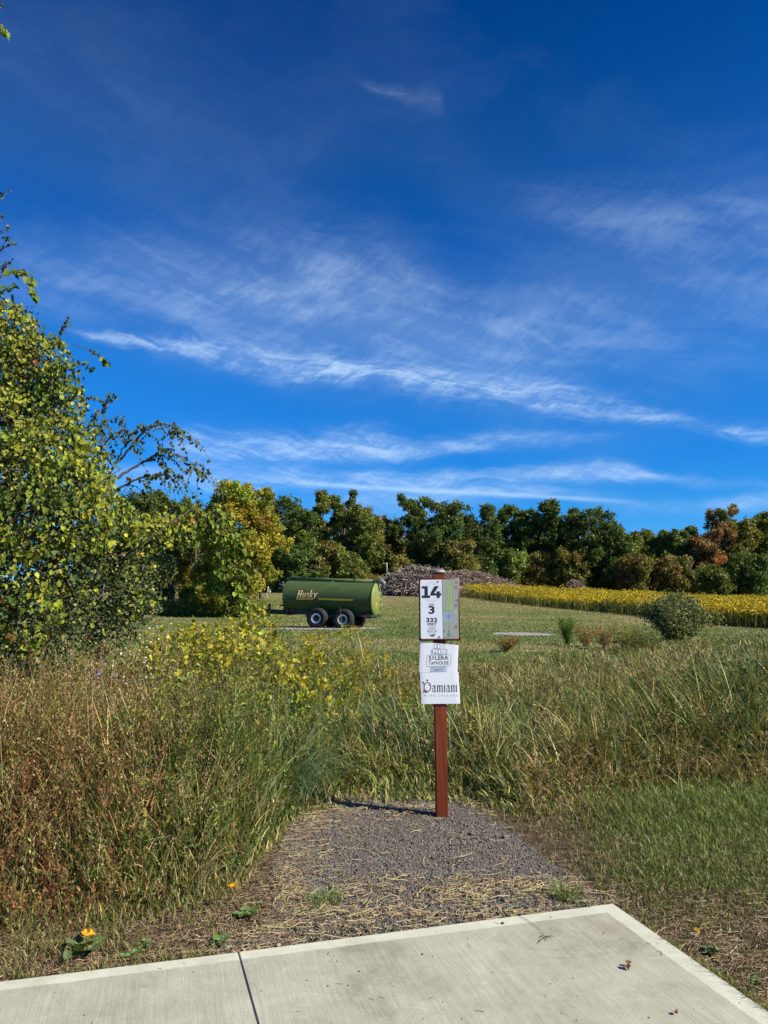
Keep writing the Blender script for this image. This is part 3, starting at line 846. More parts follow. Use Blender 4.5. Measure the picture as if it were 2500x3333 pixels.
# --- gravel stones
def rock_template(seed, lv=1):
    bm_ = bmesh.new(); bmesh.ops.create_icosphere(bm_, subdivisions=lv, radius=.5)
    r = nrng(seed); s = np.array([1, r.uniform(.6, 1), r.uniform(.3, .55)])
    V = np.array([list(v.co) for v in bm_.verts]) * s * (1 + r.normal(0, .13, (len(bm_.verts), 1)))
    F = np.array([[v.index for v in f.verts] for f in bm_.faces]); bm_.free()
    return (V, [F])
ROCKS = [rock_template(i) for i in range(6)]
def stones():
    rng = nrng(29); g = Geo(); n = 52000
    gx = [p.x for p in GRAVEL]; gy = [p.y for p in GRAVEL]
    y = np.exp(rng.uniform(math.log(min(gy)), math.log(max(gy)), n)); x = rng.uniform(min(gx), max(gx), n)
    k = poly_inside(x, y, [(p[0], p[1]) for p in GRAVEL]); k &= rng.random(n) < np.where((x < -.5), .45, 1)
    x, y = x[k], y[k]; n = len(x)
    front = np.clip((4.1 - y) / .7, 0, 1)
    s = rng.gamma(2.0, .0024, n) * (1 + 1.3 * front * rng.random(n) ** 2) + .003
    col = jit(rng, np.array([.180, .140, .103]), n, .45, .07)
    pale = rng.random(n) < .05; col[pale] = jit(rng, np.array([.30, .275, .25]), int(pale.sum()), .2)
    dk = rng.random(n) < .3; col[dk] *= .55
    which = rng.integers(0, 6, n)
    for q in range(6):
        i = which == q; m = int(i.sum()); a = rng.uniform(0, 6.28, m)
        P = np.stack([x[i], y[i], .004 + s[i] * .18], 1)
        stamp(g, ROCKS[q], P, np.stack([np.cos(a), np.sin(a), rng.normal(0, .15, m)], 1), np.array([0, 0, 1.]) + rng.normal(0, .2, (m, 3)), s[i], col[i])
    tag(g.build('gravel_stones', M_STONE), 'loose dark grey gravel stones around the foot of the post', 'gravel', kind='stuff')
stones()

# --- mown meadow: short tufts that give the far lawn its grain
def mown():
    rng = nrng(37); g = Geo(); n = 210000
    x, y = screen_pts(rng, n, 13, 95, .66)
    k = y > 15 + 2 * fbm(x, y, 3, 4); x, y = x[k], y[k]; n = len(x)
    m = fbm(x * .5, y, 3.5, 7) * .55 + .45 * vnoise((x + y * .25) * .10 + 3, y * .9, 1, 13) + .12 * np.clip((y - 34) / 30, 0, 1) - .12 * np.exp(-((y - 27) / 6) ** 2)
    H = rng.uniform(.03, .085, n) * (1 + .0 * y)
    col = np.where((rng.random(n) < np.clip((m - .50) * 9 + .30, .05, .9))[:, None], jit(rng, np.array([.33, .265, .12]), n, .22), jit(rng, np.array([.115, .158, .034]), n, .22))
    P = np.stack([x, y, terrain(x, y) - .01], 1)
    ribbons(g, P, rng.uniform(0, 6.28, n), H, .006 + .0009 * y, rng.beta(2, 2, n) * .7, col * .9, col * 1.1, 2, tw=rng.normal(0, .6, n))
    tag(g.build('mown_grass', M_GRASS), 'mown meadow grass with dry streaks around the tanker', 'grass', kind='stuff')
mown()

# --- goldenrod field beyond the meadow
GF = [(9.0, 88), (12.2, 76), (17.2, 64), (19.5, 55), (21.0, 48), (24, 42), (34, 38), (60, 60), (85, 96), (40, 94), (9.3, 93)]
def golden_field():
    rng = nrng(43); g = Geo(); n = 90000
    y = np.exp(rng.uniform(math.log(37), math.log(122), n)); x = y * rng.uniform(.06, .72, n)
    k = poly_inside(x + rng.normal(0, .35, n), y + rng.normal(0, .6, n), GF); x, y = x[k], y[k]; n = len(x)
    H = 1.08 + .45 * (fbm(x, y, 3, 3) - .5) + rng.normal(0, .13, n)
    z = terrain(x, y); P = np.stack([x, y, z], 1)
    c = jit(rng, np.array([.13, .135, .030]), n, .2)
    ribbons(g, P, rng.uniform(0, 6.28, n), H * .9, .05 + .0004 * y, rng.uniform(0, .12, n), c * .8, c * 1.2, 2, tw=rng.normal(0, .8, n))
    m = 6; i = np.repeat(np.arange(n), m)
    p = P[i] + np.stack([rng.normal(0, .09, n * m), rng.normal(0, .09, n * m), H[i] - np.abs(rng.normal(0, .13, n * m))], 1)
    gold = fbm(x, y, 3.5, 17)[i]
    col = jit(rng, np.array([.56, .39, .014]), n * m, .22, .06) * (.45 + .95 * gold[:, None])
    gg = rng.random(n * m) < .30; col[gg] = jit(rng, np.array([.20, .20, .03]), int(gg.sum()), .2)
    stamp(g, LEAF_Q, p, rng.normal(0, .5, (n * m, 3)) + np.array([0, 0, .7]), rng.normal(0, 1, (n * m, 3)) + np.array([.3, -.3, 0]), rng.uniform(.08, .17, n * m), col)
    tag(g.build('goldenrod_field', M_LEAF), 'bright yellow field of flowering goldenrod behind the sign', 'flower field', kind='stuff')
golden_field()
# ------------------------------------------------------------------ trees along the far edge
DG = np.array([.090, .125, .025]); MG = np.array([.135, .158, .030]); OG = np.array([.185, .170, .036])
BR = np.array([.22, .145, .045]); RD = np.array([.36, .14, .05]); YG = np.array([.30, .275, .032]); TRK = np.array([.10, .085, .07])

def tree(px, top, wpx, Y, color, label, seed, base_frac=.14, n=7600, lobes=52, trunk_col=TRK, base_py=None, leaf=.50, sparse=1.0, group='trees along the far edge of the meadow', name='tree', cat='tree', col2=None, lean=0.0, round_=1.0, trunks=1, flat=1.0, lobe=1.0):
    rng = nrng(seed)
    X = (px - CX) / FPX * Y * 1.0
    z0 = float(terrain(X, Y)) if base_py is None else at(px, base_py, Y).z
    ztop = at(px, top, Y).z; H = ztop - z0; Wd = wpx / FPX * Y
    root = empty(name, (X, Y, z0), label, cat, group)
    gt = Geo(); gc = Geo()
    R = Wd / 2
    # lobes inside an egg-shaped envelope
    hs = base_frac + (1 - base_frac) * (np.arange(lobes) + rng.random(lobes)) / lobes
    hs[-1] = .98
    tt = (hs - base_frac) / (1 - base_frac)
    env = np.sqrt(np.clip(1 - (np.abs(tt - .50) / .60) ** 2.2, .10, 1)) ** round_
    env = env * (.62 + .66 * rng.random(lobes))
    ang = rng.uniform(0, 2 * np.pi, lobes)
    rr = env * R * np.sqrt(rng.uniform(.1, 1, lobes)) * .88
    lr = lobe * R * rng.uniform(.15, .36, lobes) * np.clip(env * 1.1, .55, 1)
    cx = np.cos(ang) * rr + lean * hs * H; cy = np.sin(ang) * rr; cz = hs * H - lr * .80
    cent = np.stack([cx, cy, np.maximum(cz, lr * .6)], 1)
    # trunk and limbs
    for q in range(trunks):
        off = rng.normal(0, R * .25, 2) if trunks > 1 else np.zeros(2)
        pts = [np.array([off[0], off[1], -.3])]
        top_h = .86 * H
        for i in range(1, 7):
            f = i / 6
            pts.append(np.array([off[0] * (1 + f * .6) + lean * f * H + rng.normal(0, .02 * H * .3), off[1] + rng.normal(0, .01 * H), f * top_h]))
        r0 = (.016 * H + .05) / math.sqrt(trunks)
        tube(gt, pts, r0, r0 * .2, trunk_col * rng.uniform(1.0, 1.9), 7)
        P = np.array(pts)
        for j in range(q, lobes, trunks):
            f = np.clip((cent[j, 2] / top_h) - rng.uniform(.12, .3), .12, .95) * 6
            i0 = int(f); a = P[i0] + (P[min(i0 + 1, 6)] - P[i0]) * (f - i0)
            c = cent[j]; mid = (a + c) / 2 + np.array([0, 0, -.04 * H * rng.random()]) + rng.normal(0, .012 * H, 3)
            tube(gt, [a, mid, c], r0 * .34, r0 * .08, trunk_col * rng.uniform(.8, 1.3), 5, cap=False)
    # leaves on the shells of the lobes, with holes
    w = lr ** 2; w /= w.sum(); n = int(n * sparse)
    i = rng.choice(lobes, n, p=w)
    nsub = 22
    sd_ = unit(rng.normal(0, 1, (lobes, nsub, 3)) + np.array([0, 0, .15])); sr = lr[:, None] * rng.uniform(.55, 1.18, (lobes, nsub))
    sc_ = cent[:, None] + sd_ * sr[..., None] * np.array([1, 1, .85 * flat])
    ss = lr[:, None] * rng.uniform(.10, .24, (lobes, nsub)); tint = rng.normal(0, .16, (lobes, nsub))
    j = rng.integers(0, nsub, n)
    g3 = unit(rng.normal(0, 1, (n, 3))) * (rng.random((n, 1)) ** .5) * 1.5
    p = sc_[i, j] + g3 * ss[i, j][:, None] * np.array([1.15, 1.15, .75])
    d = unit(p - cent[i]); lump = tint[i, j]
    keep = (p[:, 2] > .15)
    p, i, d, lump = p[keep], i[keep], d[keep], lump[keep]; m = len(p)
    lc = jit(rng, color, lobes, .16, .06)
    if col2 is not None:
        s2 = rng.random(lobes) < .4; lc[s2] = jit(rng, col2, int(s2.sum()), .15)
    c = lc[i] * (1 + rng.normal(0, .22, (m, 1)) + lump[:, None])
    ax = d + rng.normal(0, .6, (m, 3)) + np.array([0, 0, -.2]); nr = d * .8 + rng.normal(0, .55, (m, 3)) + np.array([0, 0, .5])
    which = rng.integers(0, 4, m)
    for q in range(4):
        k = which == q
        stamp(gc, CLUMPS[q], p[k], ax[k], nr[k], leaf * rng.uniform(.7, 1.5, int(k.sum())), np.clip(c[k], .004, 1))
    gt.build('trunk', M_BARK, root, smooth=True)
    gc.build('crown', M_LEAF, root)
    return root

TREES = [
 # px, top, width, Y, colour, label, extra
 (440, 1600, 150, 100, DG, 'dark green tree just right of the vine-covered tree, under the drooping branch', {}),
 (520, 1592, 130, 104, DG, 'dark tree whose rounded top shows beneath the drooping branch tips', {}),
 (610, 1625, 120, 104, DG, 'dark green tree peeping over the left shoulder of the yellow-green tree', {}),
 (900, 1605, 190, 108, DG, 'broad dark green tree directly behind the right side of the yellow-green tree', {}),
 (985, 1655, 150, 105, DG * 1.1, 'dark leafy tree above the left half of the green tanker', {}),
 (1040, 1597, 85, 112, MG, 'tall thin brownish-topped tree, left of the pair above the tanker', dict(sparse=.8, lobes=24, base_frac=.35, col2=BR)),
 (1108, 1592, 88, 113, DG * 1.2, 'tall thin tree with a tufted crown leaning right above the tanker', dict(sparse=.8, lobes=24, base_frac=.38, lean=.05)),
 (1065, 1760, 110, 98, OG, 'lower olive tree with pale trunks above the tanker middle', dict(trunks=3, base_frac=.15, trunk_col=TRK * 2)),
 (1175, 1648, 150, 106, MG, 'full olive green tree above the right end of the tanker', dict(base_frac=.25, trunk_col=TRK * 1.6)),
 (1222, 1680, 80, 110, MG, 'tree with reddish brown top leaves left of the brush pile', dict(col2=BR * 1.2)),
 (1268, 1680, 90, 116, BR, 'thin brownish half-bare tree behind the left end of the brush pile', dict(sparse=.6, col2=OG)),
 (1345, 1606, 115, 112, DG, 'tall dark tree with a narrow crown behind the brush pile peak', dict(base_frac=.15, lobes=34)),
 (1440, 1626, 170, 106, DG, 'massive dark green tree directly above the tee sign', {}),
 (1545, 1642, 150, 108, DG, 'round dark green tree beside a sky gap, right of the tee sign', {}),
 (1490, 1760, 120, 97, OG, 'low yellowish olive tree behind the tee sign and brush pile', dict(base_frac=.05)),
 (1655, 1640, 100, 113, DG * 1.1, 'tall narrow tree just right of the sky gap with thin bare trunks', dict(base_frac=.4, sparse=.85, trunks=2, trunk_col=TRK * 1.6)),
 (1715, 1655, 90, 112, DG, 'narrow dark tree between the two tall ones right of the sky gap', dict(base_frac=.4, trunk_col=TRK * 1.8, sparse=.8)),
 (1775, 1627, 95, 110, DG * 1.05, 'tallest slim dark tree right of the sky gap with a pointed top', dict(base_frac=.1, lobes=40)),
 (1660, 1790, 90, 99, MG * 1.3, 'low bright green tree at the right end of the long brush heap', dict(base_frac=.02)),
 (1752, 1800, 90, 100, BR, 'low rust coloured sapling between the dark trees right of the brush heap', dict(base_frac=.1, sparse=.7, col2=OG)),
 (1855, 1653, 90, 114, DG, 'narrow dark tree left of the widest dark tree behind the goldenrod', dict(base_frac=.25)),
 (1930, 1652, 180, 107, DG, 'widest dark green tree behind the goldenrod, left of the shrub', {}),
 (1985, 1700, 140, 104, DG * 1.1, 'dark sloping tree on the right flank of the widest dark tree', {}),
 (1870, 1780, 110, 98, OG * .9, 'low olive tree at the foot of the narrow dark tree behind the goldenrod', dict(base_frac=.03)),
 (2045, 1735, 100, 106, MG, 'small mid green tree in the dip of the tree line left of the shrub', {}),
 (2095, 1722, 95, 110, OG, 'olive tree standing directly above the dark shrub', dict(col2=MG)),
 (2060, 1800, 100, 99, BR * .8, 'low brownish tree with thin stems above the left side of the dark shrub', dict(base_frac=.1, sparse=.7, col2=OG)),
 (2155, 1728, 90, 108, MG, 'mid green tree above the left half of the dark shrub', {}),
 (2215, 1722, 95, 107, DG * 1.25, 'dark green tree above the right half of the dark shrub', dict(base_frac=.3, trunk_col=TRK * 1.8)),
 (2262, 1715, 80, 111, MG, 'slim green tree left of the reddish orange tree', {}),
 (2195, 1810, 110, 98, OG * .85, 'low brown-olive tree behind the goldenrod above the dark shrub', dict(base_frac=.04, col2=BR)),
 (2302, 1735, 95, 103.5, RD, 'reddish orange tree near the right end of the tree line', dict(col2=BR)),
 (2335, 1755, 90, 110, MG, 'green tree just behind the reddish orange one', {}),
 (2365, 1645, 135, 106, OG, 'tall olive-gold tree with a knobbly top near the right edge', dict(col2=BR * 1.1)),
 (2420, 1690, 100, 108, OG * 1.1, 'golden brown tree between the tall olive one and the right edge', dict(col2=YG * .6)),
 (2478, 1665, 90, 111, MG, 'green tree whose crown is cut by the right edge of the view', {}),
 (2440, 1800, 120, 98, DG * 1.2, 'low dark green tree at the foot of the trees by the right edge', dict(base_frac=.03)),
 (2560, 1690, 150, 108, DG, None, {}),
 (2310, 1840, 110, 97, MG, 'low green tree below the reddish orange one', dict(base_frac=.02)),
 (1600, 1830, 90, 99, DG, 'low dark tree below the sky gap, behind the long brush heap', dict(base_frac=.02)),
 (1380, 1780, 120, 101, DG, 'low dark tree directly behind the brush pile peak', dict(base_frac=.02)),
 (1000, 1790, 120, 96, DG * 1.1, 'low dark green tree behind the front end of the tanker', dict(base_frac=.02)),
 (1135, 1800, 110, 97, MG, 'low green tree behind the rear half of the tanker', dict(base_frac=.03)),
 (1300, 1800, 90, 104, OG, 'low yellowish tree behind the left slope of the brush pile', dict(base_frac=.03)),
]
for k_, (px, top, w, Y, c, lab, ex) in enumerate(TREES):
    if lab is None: continue
    low = top >= 1755
    if low: ex = {**dict(trunks=3, trunk_col=TRK * 2.2), **ex}; ex['base_frac'] = .22; ex['sparse'] = .62; c = c * .6 + OG * .32 if c[0] > c[1] else c
    if Y < 104 and 1350 < px < 1960: Y += 6
    tree(px, top, w * 1.18, Y, c, lab, 500 + k_, **ex)

# the near yellow-green tree and the thicket of saplings at the left
YTRK = TRK * .9
tree(785, 1566, 290, 50, YG * 1.05, 'large yellow-green tree left of the tanker', 701, base_py=1965, base_frac=.10, n=26000, lobes=80, leaf=.28, lobe=1.1, group=None, col2=np.array([.26, .26, .035]), trunks=3, trunk_col=YTRK)
for k_, (px, top, w, Y, c, lab) in enumerate([
    (660, 1655, 150, 55, YG * .8, 'small yellow tree with thin trunk left of the large yellow-green tree'),
    (575, 1680, 150, 57, OG * 1.1, 'small olive-yellow tree beside the hanging vine tree, its trunk in shade'),
    (490, 1690, 150, 56, MG * 1.1, 'small green tree partly hidden by the vine-covered tree'),
    (715, 1640, 130, 60, YG * .75, 'small dull yellow tree tucked against the large yellow-green one')]):
    tree(px, top, w, Y, c, lab, 720 + k_, base_py=1968, base_frac=.06, n=7000, lobes=36, leaf=.28, group='saplings beside the yellow-green tree', name='sapling', trunks=2, trunk_col=YTRK * .8, col2=YG * .7)

def leaf_belt(name, pts, n, hmax, size, cols, label, cat, seed, thick=3.0):
    """low tangled growth along a line of (px, Y) points"""
    rng = nrng(seed); g = Geo()
    P = [( (px - CX) / FPX * Y, Y) for px, Y in pts]
    t_ = rng.uniform(0, len(P) - 1.001, n); i = t_.astype(int); f = t_ - i; P = np.array(P)
    x = P[i, 0] + (P[i + 1, 0] - P[i, 0]) * f + rng.normal(0, thick * .5, n); y = P[i, 1] + (P[i + 1, 1] - P[i, 1]) * f + rng.normal(0, thick * .5, n)
    hh = hmax * (.45 + .75 * fbm(x, y, hmax * 1.1, seed))
    z = terrain(x, y) + rng.random(n) ** .8 * hh
    ci = (fbm(x, y, hmax * .9, seed + 5) * len(cols) * 1.25 - .1 * len(cols) + rng.normal(0, .35, n)).clip(0, len(cols) - 1).astype(int)
    c = jit(rng, np.array(cols)[ci], n, .22)
    p = np.stack([x, y, z], 1); d = unit(rng.normal(0, 1, (n, 3)) + np.array([.3, -.5, .5]))
    w = rng.integers(0, 4, n)
    for q in range(4):
        k = w == q
        stamp(g, CLUMPS[q], p[k], rng.normal(0, 1, (int(k.sum()), 3)), d[k], size * rng.uniform(.7, 1.4, int(k.sum())), c[k])
    tag(g.build(name, M_LEAF), label, cat, kind='stuff')
leaf_belt('undergrowth', [(380, 101), (1000, 102), (1240, 103), (1500, 107), (1800, 107), (2100, 106), (2700, 106)], 24000, 2.6, .38, [DG, MG, OG, BR, YG * .6, OG], 'tangled undergrowth along the foot of the far tree line', 'undergrowth', 801, 3.5)
leaf_belt('woodland', [(300, 128), (900, 130), (1400, 131), (2000, 131), (2800, 131)], 34000, 10.5, .9, [DG * .8, DG, MG * .8], 'deep shaded woodland mass behind the far tree line', 'woodland', 802, 8)
leaf_belt('hedge_growth', [(400, 52), (560, 51), (700, 50), (780, 49), (845, 49)], 9000, 1.35, .17, [OG, MG * 1.2, YG * .7, np.array([.2, .15, .06])], 'low wild growth under the yellow saplings at the meadow edge', 'undergrowth', 803, 1.1)

# ------------------------------------------------------------------ brush piles
def brush_pile(name, centre_px, base_py, Y, wpx, hpx, n, label, seed, tone, lmin=.5, lmax=2.4, depth=4.0, skew=0.0):
    rng = nrng(seed); g = Geo()
    X = (centre_px - CX) / FPX * Y; z0 = min(at(centre_px, base_py, Y).z, float(terrain(X, Y)) + .1); Wd = wpx / FPX * Y; H = hpx / FPX * Y
    root = empty(name, (X, Y, z0), label, 'brush pile')
    # earth and chips core
    m, k = 40, 14; V = []; 
    def surf(a, r):
        x = np.cos(a) * r * Wd / 2; y = np.sin(a) * r * depth
        h = H * np.clip(1 - r ** 1.8, 0, 1) * (1 + .25 * (fbm(x * 1.0 + seed, y, 2.2, seed) - .5)) * (1 + skew * np.cos(a) * r)
        return x, y, h
    for j in range(k):
        for i in range(m):
            x, y, h = surf(i / m * 2 * np.pi, j / (k - 1) * 1.03)
            V.append([x, y, float(h) * .86 + rng.normal(0, .05) - (1.6 if j == k - 1 else 0)])
    F = [[j * m + i, j * m + (i + 1) % m, (j + 1) * m + (i + 1) % m, (j + 1) * m + i] for j in range(k - 1) for i in range(m)]
    gm = Geo(); gm.add(V, np.array(F), np.array([.10, .075, .055])); gm.build('debris_core', M_BARK, root)
    a = rng.uniform(0, 2 * np.pi, n); r = np.sqrt(rng.random(n))
    x, y, h = surf(a, r)
    ln = np.exp(rng.uniform(math.log(lmin), math.log(lmax), n))
    d = unit(np.stack([rng.normal(0, 1, n), rng.normal(0, .6, n), rng.normal(0, .42, n)], 1))
    c = np.stack([x, y, h * .95 + rng.uniform(-.15, .22, n)], 1)
    cols = jit(rng, tone, n, .3, .05); w = rng.random(n) < .15; cols[w] = jit(rng, np.array([.46, .40, .34]), int(w.sum()), .15)
    rad = rng.uniform(.02, .06, n) * (1 + .6 * (ln > 1.5))
    bend = rng.normal(0, .12, (n, 3)) * ln[:, None]
    segs(g, c - d * ln[:, None] / 2, c + bend * .5, rad, rad * .8, cols, 5)
    segs(g, c + bend * .5, c + d * ln[:, None] / 2, rad * .8, rad * .4, cols, 5)
    o = g.build('branches', M_BARK, root)
    tag(o, kind='stuff')
    return root
brush_pile('brush_pile', 1370, 1910, 90, 320, 80, 3800, 'big heap of grey cleared branches behind the tanker and tee sign', 901, np.array([.20, .155, .135]))
brush_pile('brush_heap', 1535, 1926, 97, 370, 66, 3600, 'long low heap of brown chopped brush right of the big grey pile', 902, np.array([.245, .175, .13]), .25, 1.3, 3.5, -.30)
brush_pile('brush_heap', 1868, 1925, 98, 90, 50, 900, 'small brown brush mound behind the left part of the goldenrod', 903, np.array([.225, .155, .12]), .25, .9, 2.0)
def stake(px, py0, py1, Y, col, label, w=.05):
    a = at(px, py1, Y); b_ = at(px, py0, Y); g = Geo()
    root = None
    pts = [np.array([a.x, a.y, a.z - .3]), np.array([(a.x + b_.x) / 2 + .02, a.y, (a.z + b_.z) / 2]), np.array([b_.x, b_.y, b_.z])]
    tube(g, pts, w, w * .8, np.array(col), 6)
    tag(g.build('stake', M_BARK, origin=pts[0]), label, 'stake')
stake(1259, 1832, 1862, 88, (.55, .50, .42), 'pale wooden stake standing on the left end of the big brush pile', .07)
stake(1427, 1838, 1866, 86, (.06, .05, .045), 'dark stake sticking up from the brush pile above the tee sign post', .06)
# ------------------------------------------------------------------ vine-covered tree at the left
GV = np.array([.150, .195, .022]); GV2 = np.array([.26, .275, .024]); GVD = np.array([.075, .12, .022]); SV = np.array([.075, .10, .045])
def vine_tree():
    rng = nrng(61)
    base = Vector((-4.6, 8.3, 0))
    root = empty('vine_covered_tree', base, 'tall tree smothered in grape vine at the left edge', 'tree')
    off = np.array(base)
    # (px, py, radius px, Y, kind)   kind 0 grape leaves, 1 mixed, 2 small dark shrub leaves
    L_ = [(30, 1080, 120, 7.6, 0), (120, 1170, 105, 7.5, 0), (190, 1240, 80, 7.5, 0), (60, 1230, 150, 7.6, 1), (215, 1310, 70, 7.4, 0), (120, 1330, 110, 7.7, 1),
          (30, 1370, 150, 7.4, 0), (240, 1420, 70, 7.4, 0), (150, 1460, 130, 7.2, 0), (270, 1500, 80, 7.4, 0), (60, 1520, 150, 7.0, 0), (310, 1590, 80, 7.5, 0),
          (210, 1580, 130, 7.1, 0), (350, 1680, 80, 7.5, 0), (240, 1700, 140, 7.2, 1), (90, 1690, 160, 6.9, 0), (420, 1720, 70, 7.8, 0), (500, 1735, 75, 8.2, 0), (590, 1735, 60, 8.4, 0), (650, 1695, 42, 8.5, 0), (705, 1700, 30, 8.5, 0), (760, 1750, 24, 8.5, 0), (400, 1800, 80, 8.0, 2),
          (340, 1790, 110, 7.8, 2), (200, 1830, 150, 7.4, 2), (60, 1850, 140, 6.9, 1), (430, 1880, 90, 8.2, 2), (340, 1920, 120, 8.0, 2), (190, 1960, 130, 7.6, 2), (60, 2010, 130, 7.0, 1), (450, 1970, 80, 8.3, 2),
          (340, 2040, 110, 8.2, 2), (160, 2090, 110, 7.6, 2), (-60, 1150, 170, 7.8, 0), (-90, 1400, 190, 7.8, 0), (-90, 1700, 200, 7.4, 0), (-90, 2000, 180, 7.2, 1), (520, 1850, 60, 8.8, 2), (-120, 980, 120, 8.0, 0)]
    grape = Geo(); small = Geo(); wood = Geo(); red = Geo()
    C_ = []
    for px, py, rp, Y, kd in L_:
        c = np.array(at(px, py, Y)); r = rp / FPX * Y; C_.append((c, r, kd))
    Gp, Gs, Sp = [], [], []
    for c, r, kd in C_:
        area = (r / .4) ** 2
        ng = int({0: 720, 1: 420, 2: 80}[kd] * area); ns = int({0: 600, 1: 900, 2: 1800}[kd] * area)
        d = unit(rng.normal(0, 1, (ng, 3))); lump = vnoise(d[:, 0] * 2 + c[0] * 3, d[:, 2] * 2 + d[:, 1], .6, 3)
        p = c + d * (r * (.72 + .45 * lump) * rng.uniform(.55, 1.0, ng) ** .5)[:, None] * np.array([1, .9, 1])
        Gp.append(p); Gs.append(rng.uniform(.019, .048, ng) * np.where(rng.random(ng) < .14, 1.6, 1) * (1.15 if kd == 1 and c[2] < 3 else 1))
        d = unit(rng.normal(0, 1, (ns, 3)))
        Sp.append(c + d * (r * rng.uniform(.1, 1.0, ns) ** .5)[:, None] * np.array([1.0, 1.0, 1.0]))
        # twigs inside
        nt_ = int(26 * area); a = c + rng.normal(0, .3, (nt_, 3)) * r; b_ = a + rng.normal(0, .26, (nt_, 3)) * r
        segs(wood, a - off, b_ - off, .006, .003, jit(rng, np.array([.10, .075, .055]), nt_, .3), 4)
    P = np.concatenate(Gp); s = np.concatenate(Gs); n = len(P)
    k = P[:, 2] > .25; P, s = P[k], s[k]; n = len(P)
    outw = unit(np.stack([rng.normal(.35, .8, n), rng.normal(-.6, .7, n), rng.normal(.35, .7, n)], 1))
    hang = np.stack([rng.normal(0, .5, n), rng.normal(-.1, .35, n), rng.normal(-1, .35, n)], 1)
    col = np.where((fbm(P[:, 0], P[:, 2], .7, 5) > .5)[:, None], jit(rng, GV2, n, .28, .07), jit(rng, GV, n, .30, .07))
    dk = rng.random(n) < .25; col[dk] = jit(rng, GVD, int(dk.sum()), .2)
    rd = (rng.random(n) < .001) | ((fbm(P[:, 0], P[:, 2], .35, 66) > .72) & (rng.random(n) < .22)); col[rd] = jit(rng, np.array([.22, .07, .025]), int(rd.sum()), .3)
    yl = rng.random(n) < .006; col[yl] = jit(rng, np.array([.55, .38, .02]), int(yl.sum()), .2)
    stamp(grape, LEAF_G, P - off, hang, outw, s * 1.0, col)
    P = np.concatenate(Sp); P = P[P[:, 2] > .1]; n = len(P)
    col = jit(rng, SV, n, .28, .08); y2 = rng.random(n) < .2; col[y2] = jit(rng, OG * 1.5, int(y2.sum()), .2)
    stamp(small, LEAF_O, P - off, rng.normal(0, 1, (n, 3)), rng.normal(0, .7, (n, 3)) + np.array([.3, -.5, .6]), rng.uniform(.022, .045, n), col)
    # trunk with forks that reach above and out of the mass
    tc_ = np.array([.11, .085, .065])
    def limb(pts, r0, r1): tube(wood, [np.array(p) - off for p in pts], r0, r1, tc_ * rng.uniform(.7, 1.2), 7)
    limb([base, base + Vector((.1, 0, 1.2)), base + Vector((.3, -.1, 2.3)), base + Vector((.5, -.2, 3.2))], .11, .05)
    limb([base + Vector((.1, 0, 1.0)), at(-90, 1500, 7.9), at(-120, 1000, 8.0), at(-150, 500, 8.0), at(-190, 20, 8.0), at(-230, -300, 8.0)], .09, .02)
    limb([base + Vector((.3, -.1, 2.0)), at(120, 1500, 7.6), at(60, 1200, 7.7), at(40, 960, 7.7)], .05, .012)
    limb([at(150, 1850, 7.7), at(280, 1700, 7.7), at(370, 1560, 7.9)], .035, .012)
    for q in range(9):
        a = np.array(at(rng.uniform(-50, 420), rng.uniform(1750, 2080), 7.6)); b_ = a + np.array([rng.normal(.2, .4), rng.normal(0, .3), rng.uniform(.3, .9)])
        limb([a, (a + b_) / 2 + rng.normal(0, .05, 3), b_], .012, .004)
    # twigs: (path px, Y, leaf kind)
    def twig(path, Y, r0, kind, cnt, size, c, droop=0.0, dens_from=.15):
        pts = [np.array(at(px, py, Y + rng.normal(0, .04))) for px, py in path]
        q = []
        for i in range(len(pts) - 1):
            for f in np.linspace(0, 1, 5)[:-1]: q.append(pts[i] * (1 - f) + pts[i + 1] * f)
        q.append(pts[-1]); q = np.array(q); q[1:-1] += rng.normal(0, .006, (len(q) - 2, 3))
        tw = Geo(); tube(tw, q - off, r0, r0 * .3, np.array([.09, .07, .06]), 5); tw.build('twig', M_BARK, root)
        t_ = rng.uniform(dens_from, 1, cnt) * (len(q) - 1.001); i = t_.astype(int); p = q[i] + (q[i + 1] - q[i]) * (t_ - i)[:, None]
        ax = rng.normal(0, .7, (cnt, 3)) + (q[i + 1] - q[i]) * 4 + np.array([0, 0, -droop])
        tgt = grape if kind == 0 else small
        stamp(tgt, LEAF_G if kind == 0 else LEAF_O, p - off + rng.normal(0, .012, (cnt, 3)), ax, rng.normal(0, .6, (cnt, 3)) + np.array([.4, -.6, .5]), size * rng.uniform(.6, 1.25, cnt), jit(rng, c, cnt, .25))
        return q
    # arching vine above the crown
    twig([(0, 905), (40, 880), (85, 890), (105, 940), (120, 985)], 7.6, .006, 0, 26, .075, GV * .9, .8)
    twig([(-30, 960), (20, 945), (60, 930)], 7.6, .005, 0, 14, .06, GV * .8, .8)
    twig([(240, 1120), (300, 1145), (330, 1165), (348, 1185)], 7.5, .005, 0, 20, .05, GV * .9, .6)
    twig([(230, 1180), (280, 1185), (300, 1200)], 7.5, .005, 0, 12, .05, GV * .9, .6)
    twig([(190, 1100), (210, 1070), (228, 1035)], 7.6, .005, 1, 22, .045, SV, .0)
    # bare-ish twigs above, reaching in from outside the view
    for pth in ([(-130, 720), (-60, 680), (0, 645), (38, 610)], [(-120, 780), (-40, 740), (10, 705)], [(-110, 820), (-20, 765), (42, 738)], [(-110, 880), (-30, 830), (25, 800), (50, 795)], [(-100, 900), (-20, 850), (20, 785), (35, 775)], [(-90, 930), (-20, 880), (35, 848)], [(-80, 960), (-10, 900), (20, 870)]):
        twig(pth, 7.9, .006, 1, 30, .038, SV * .9, 0)
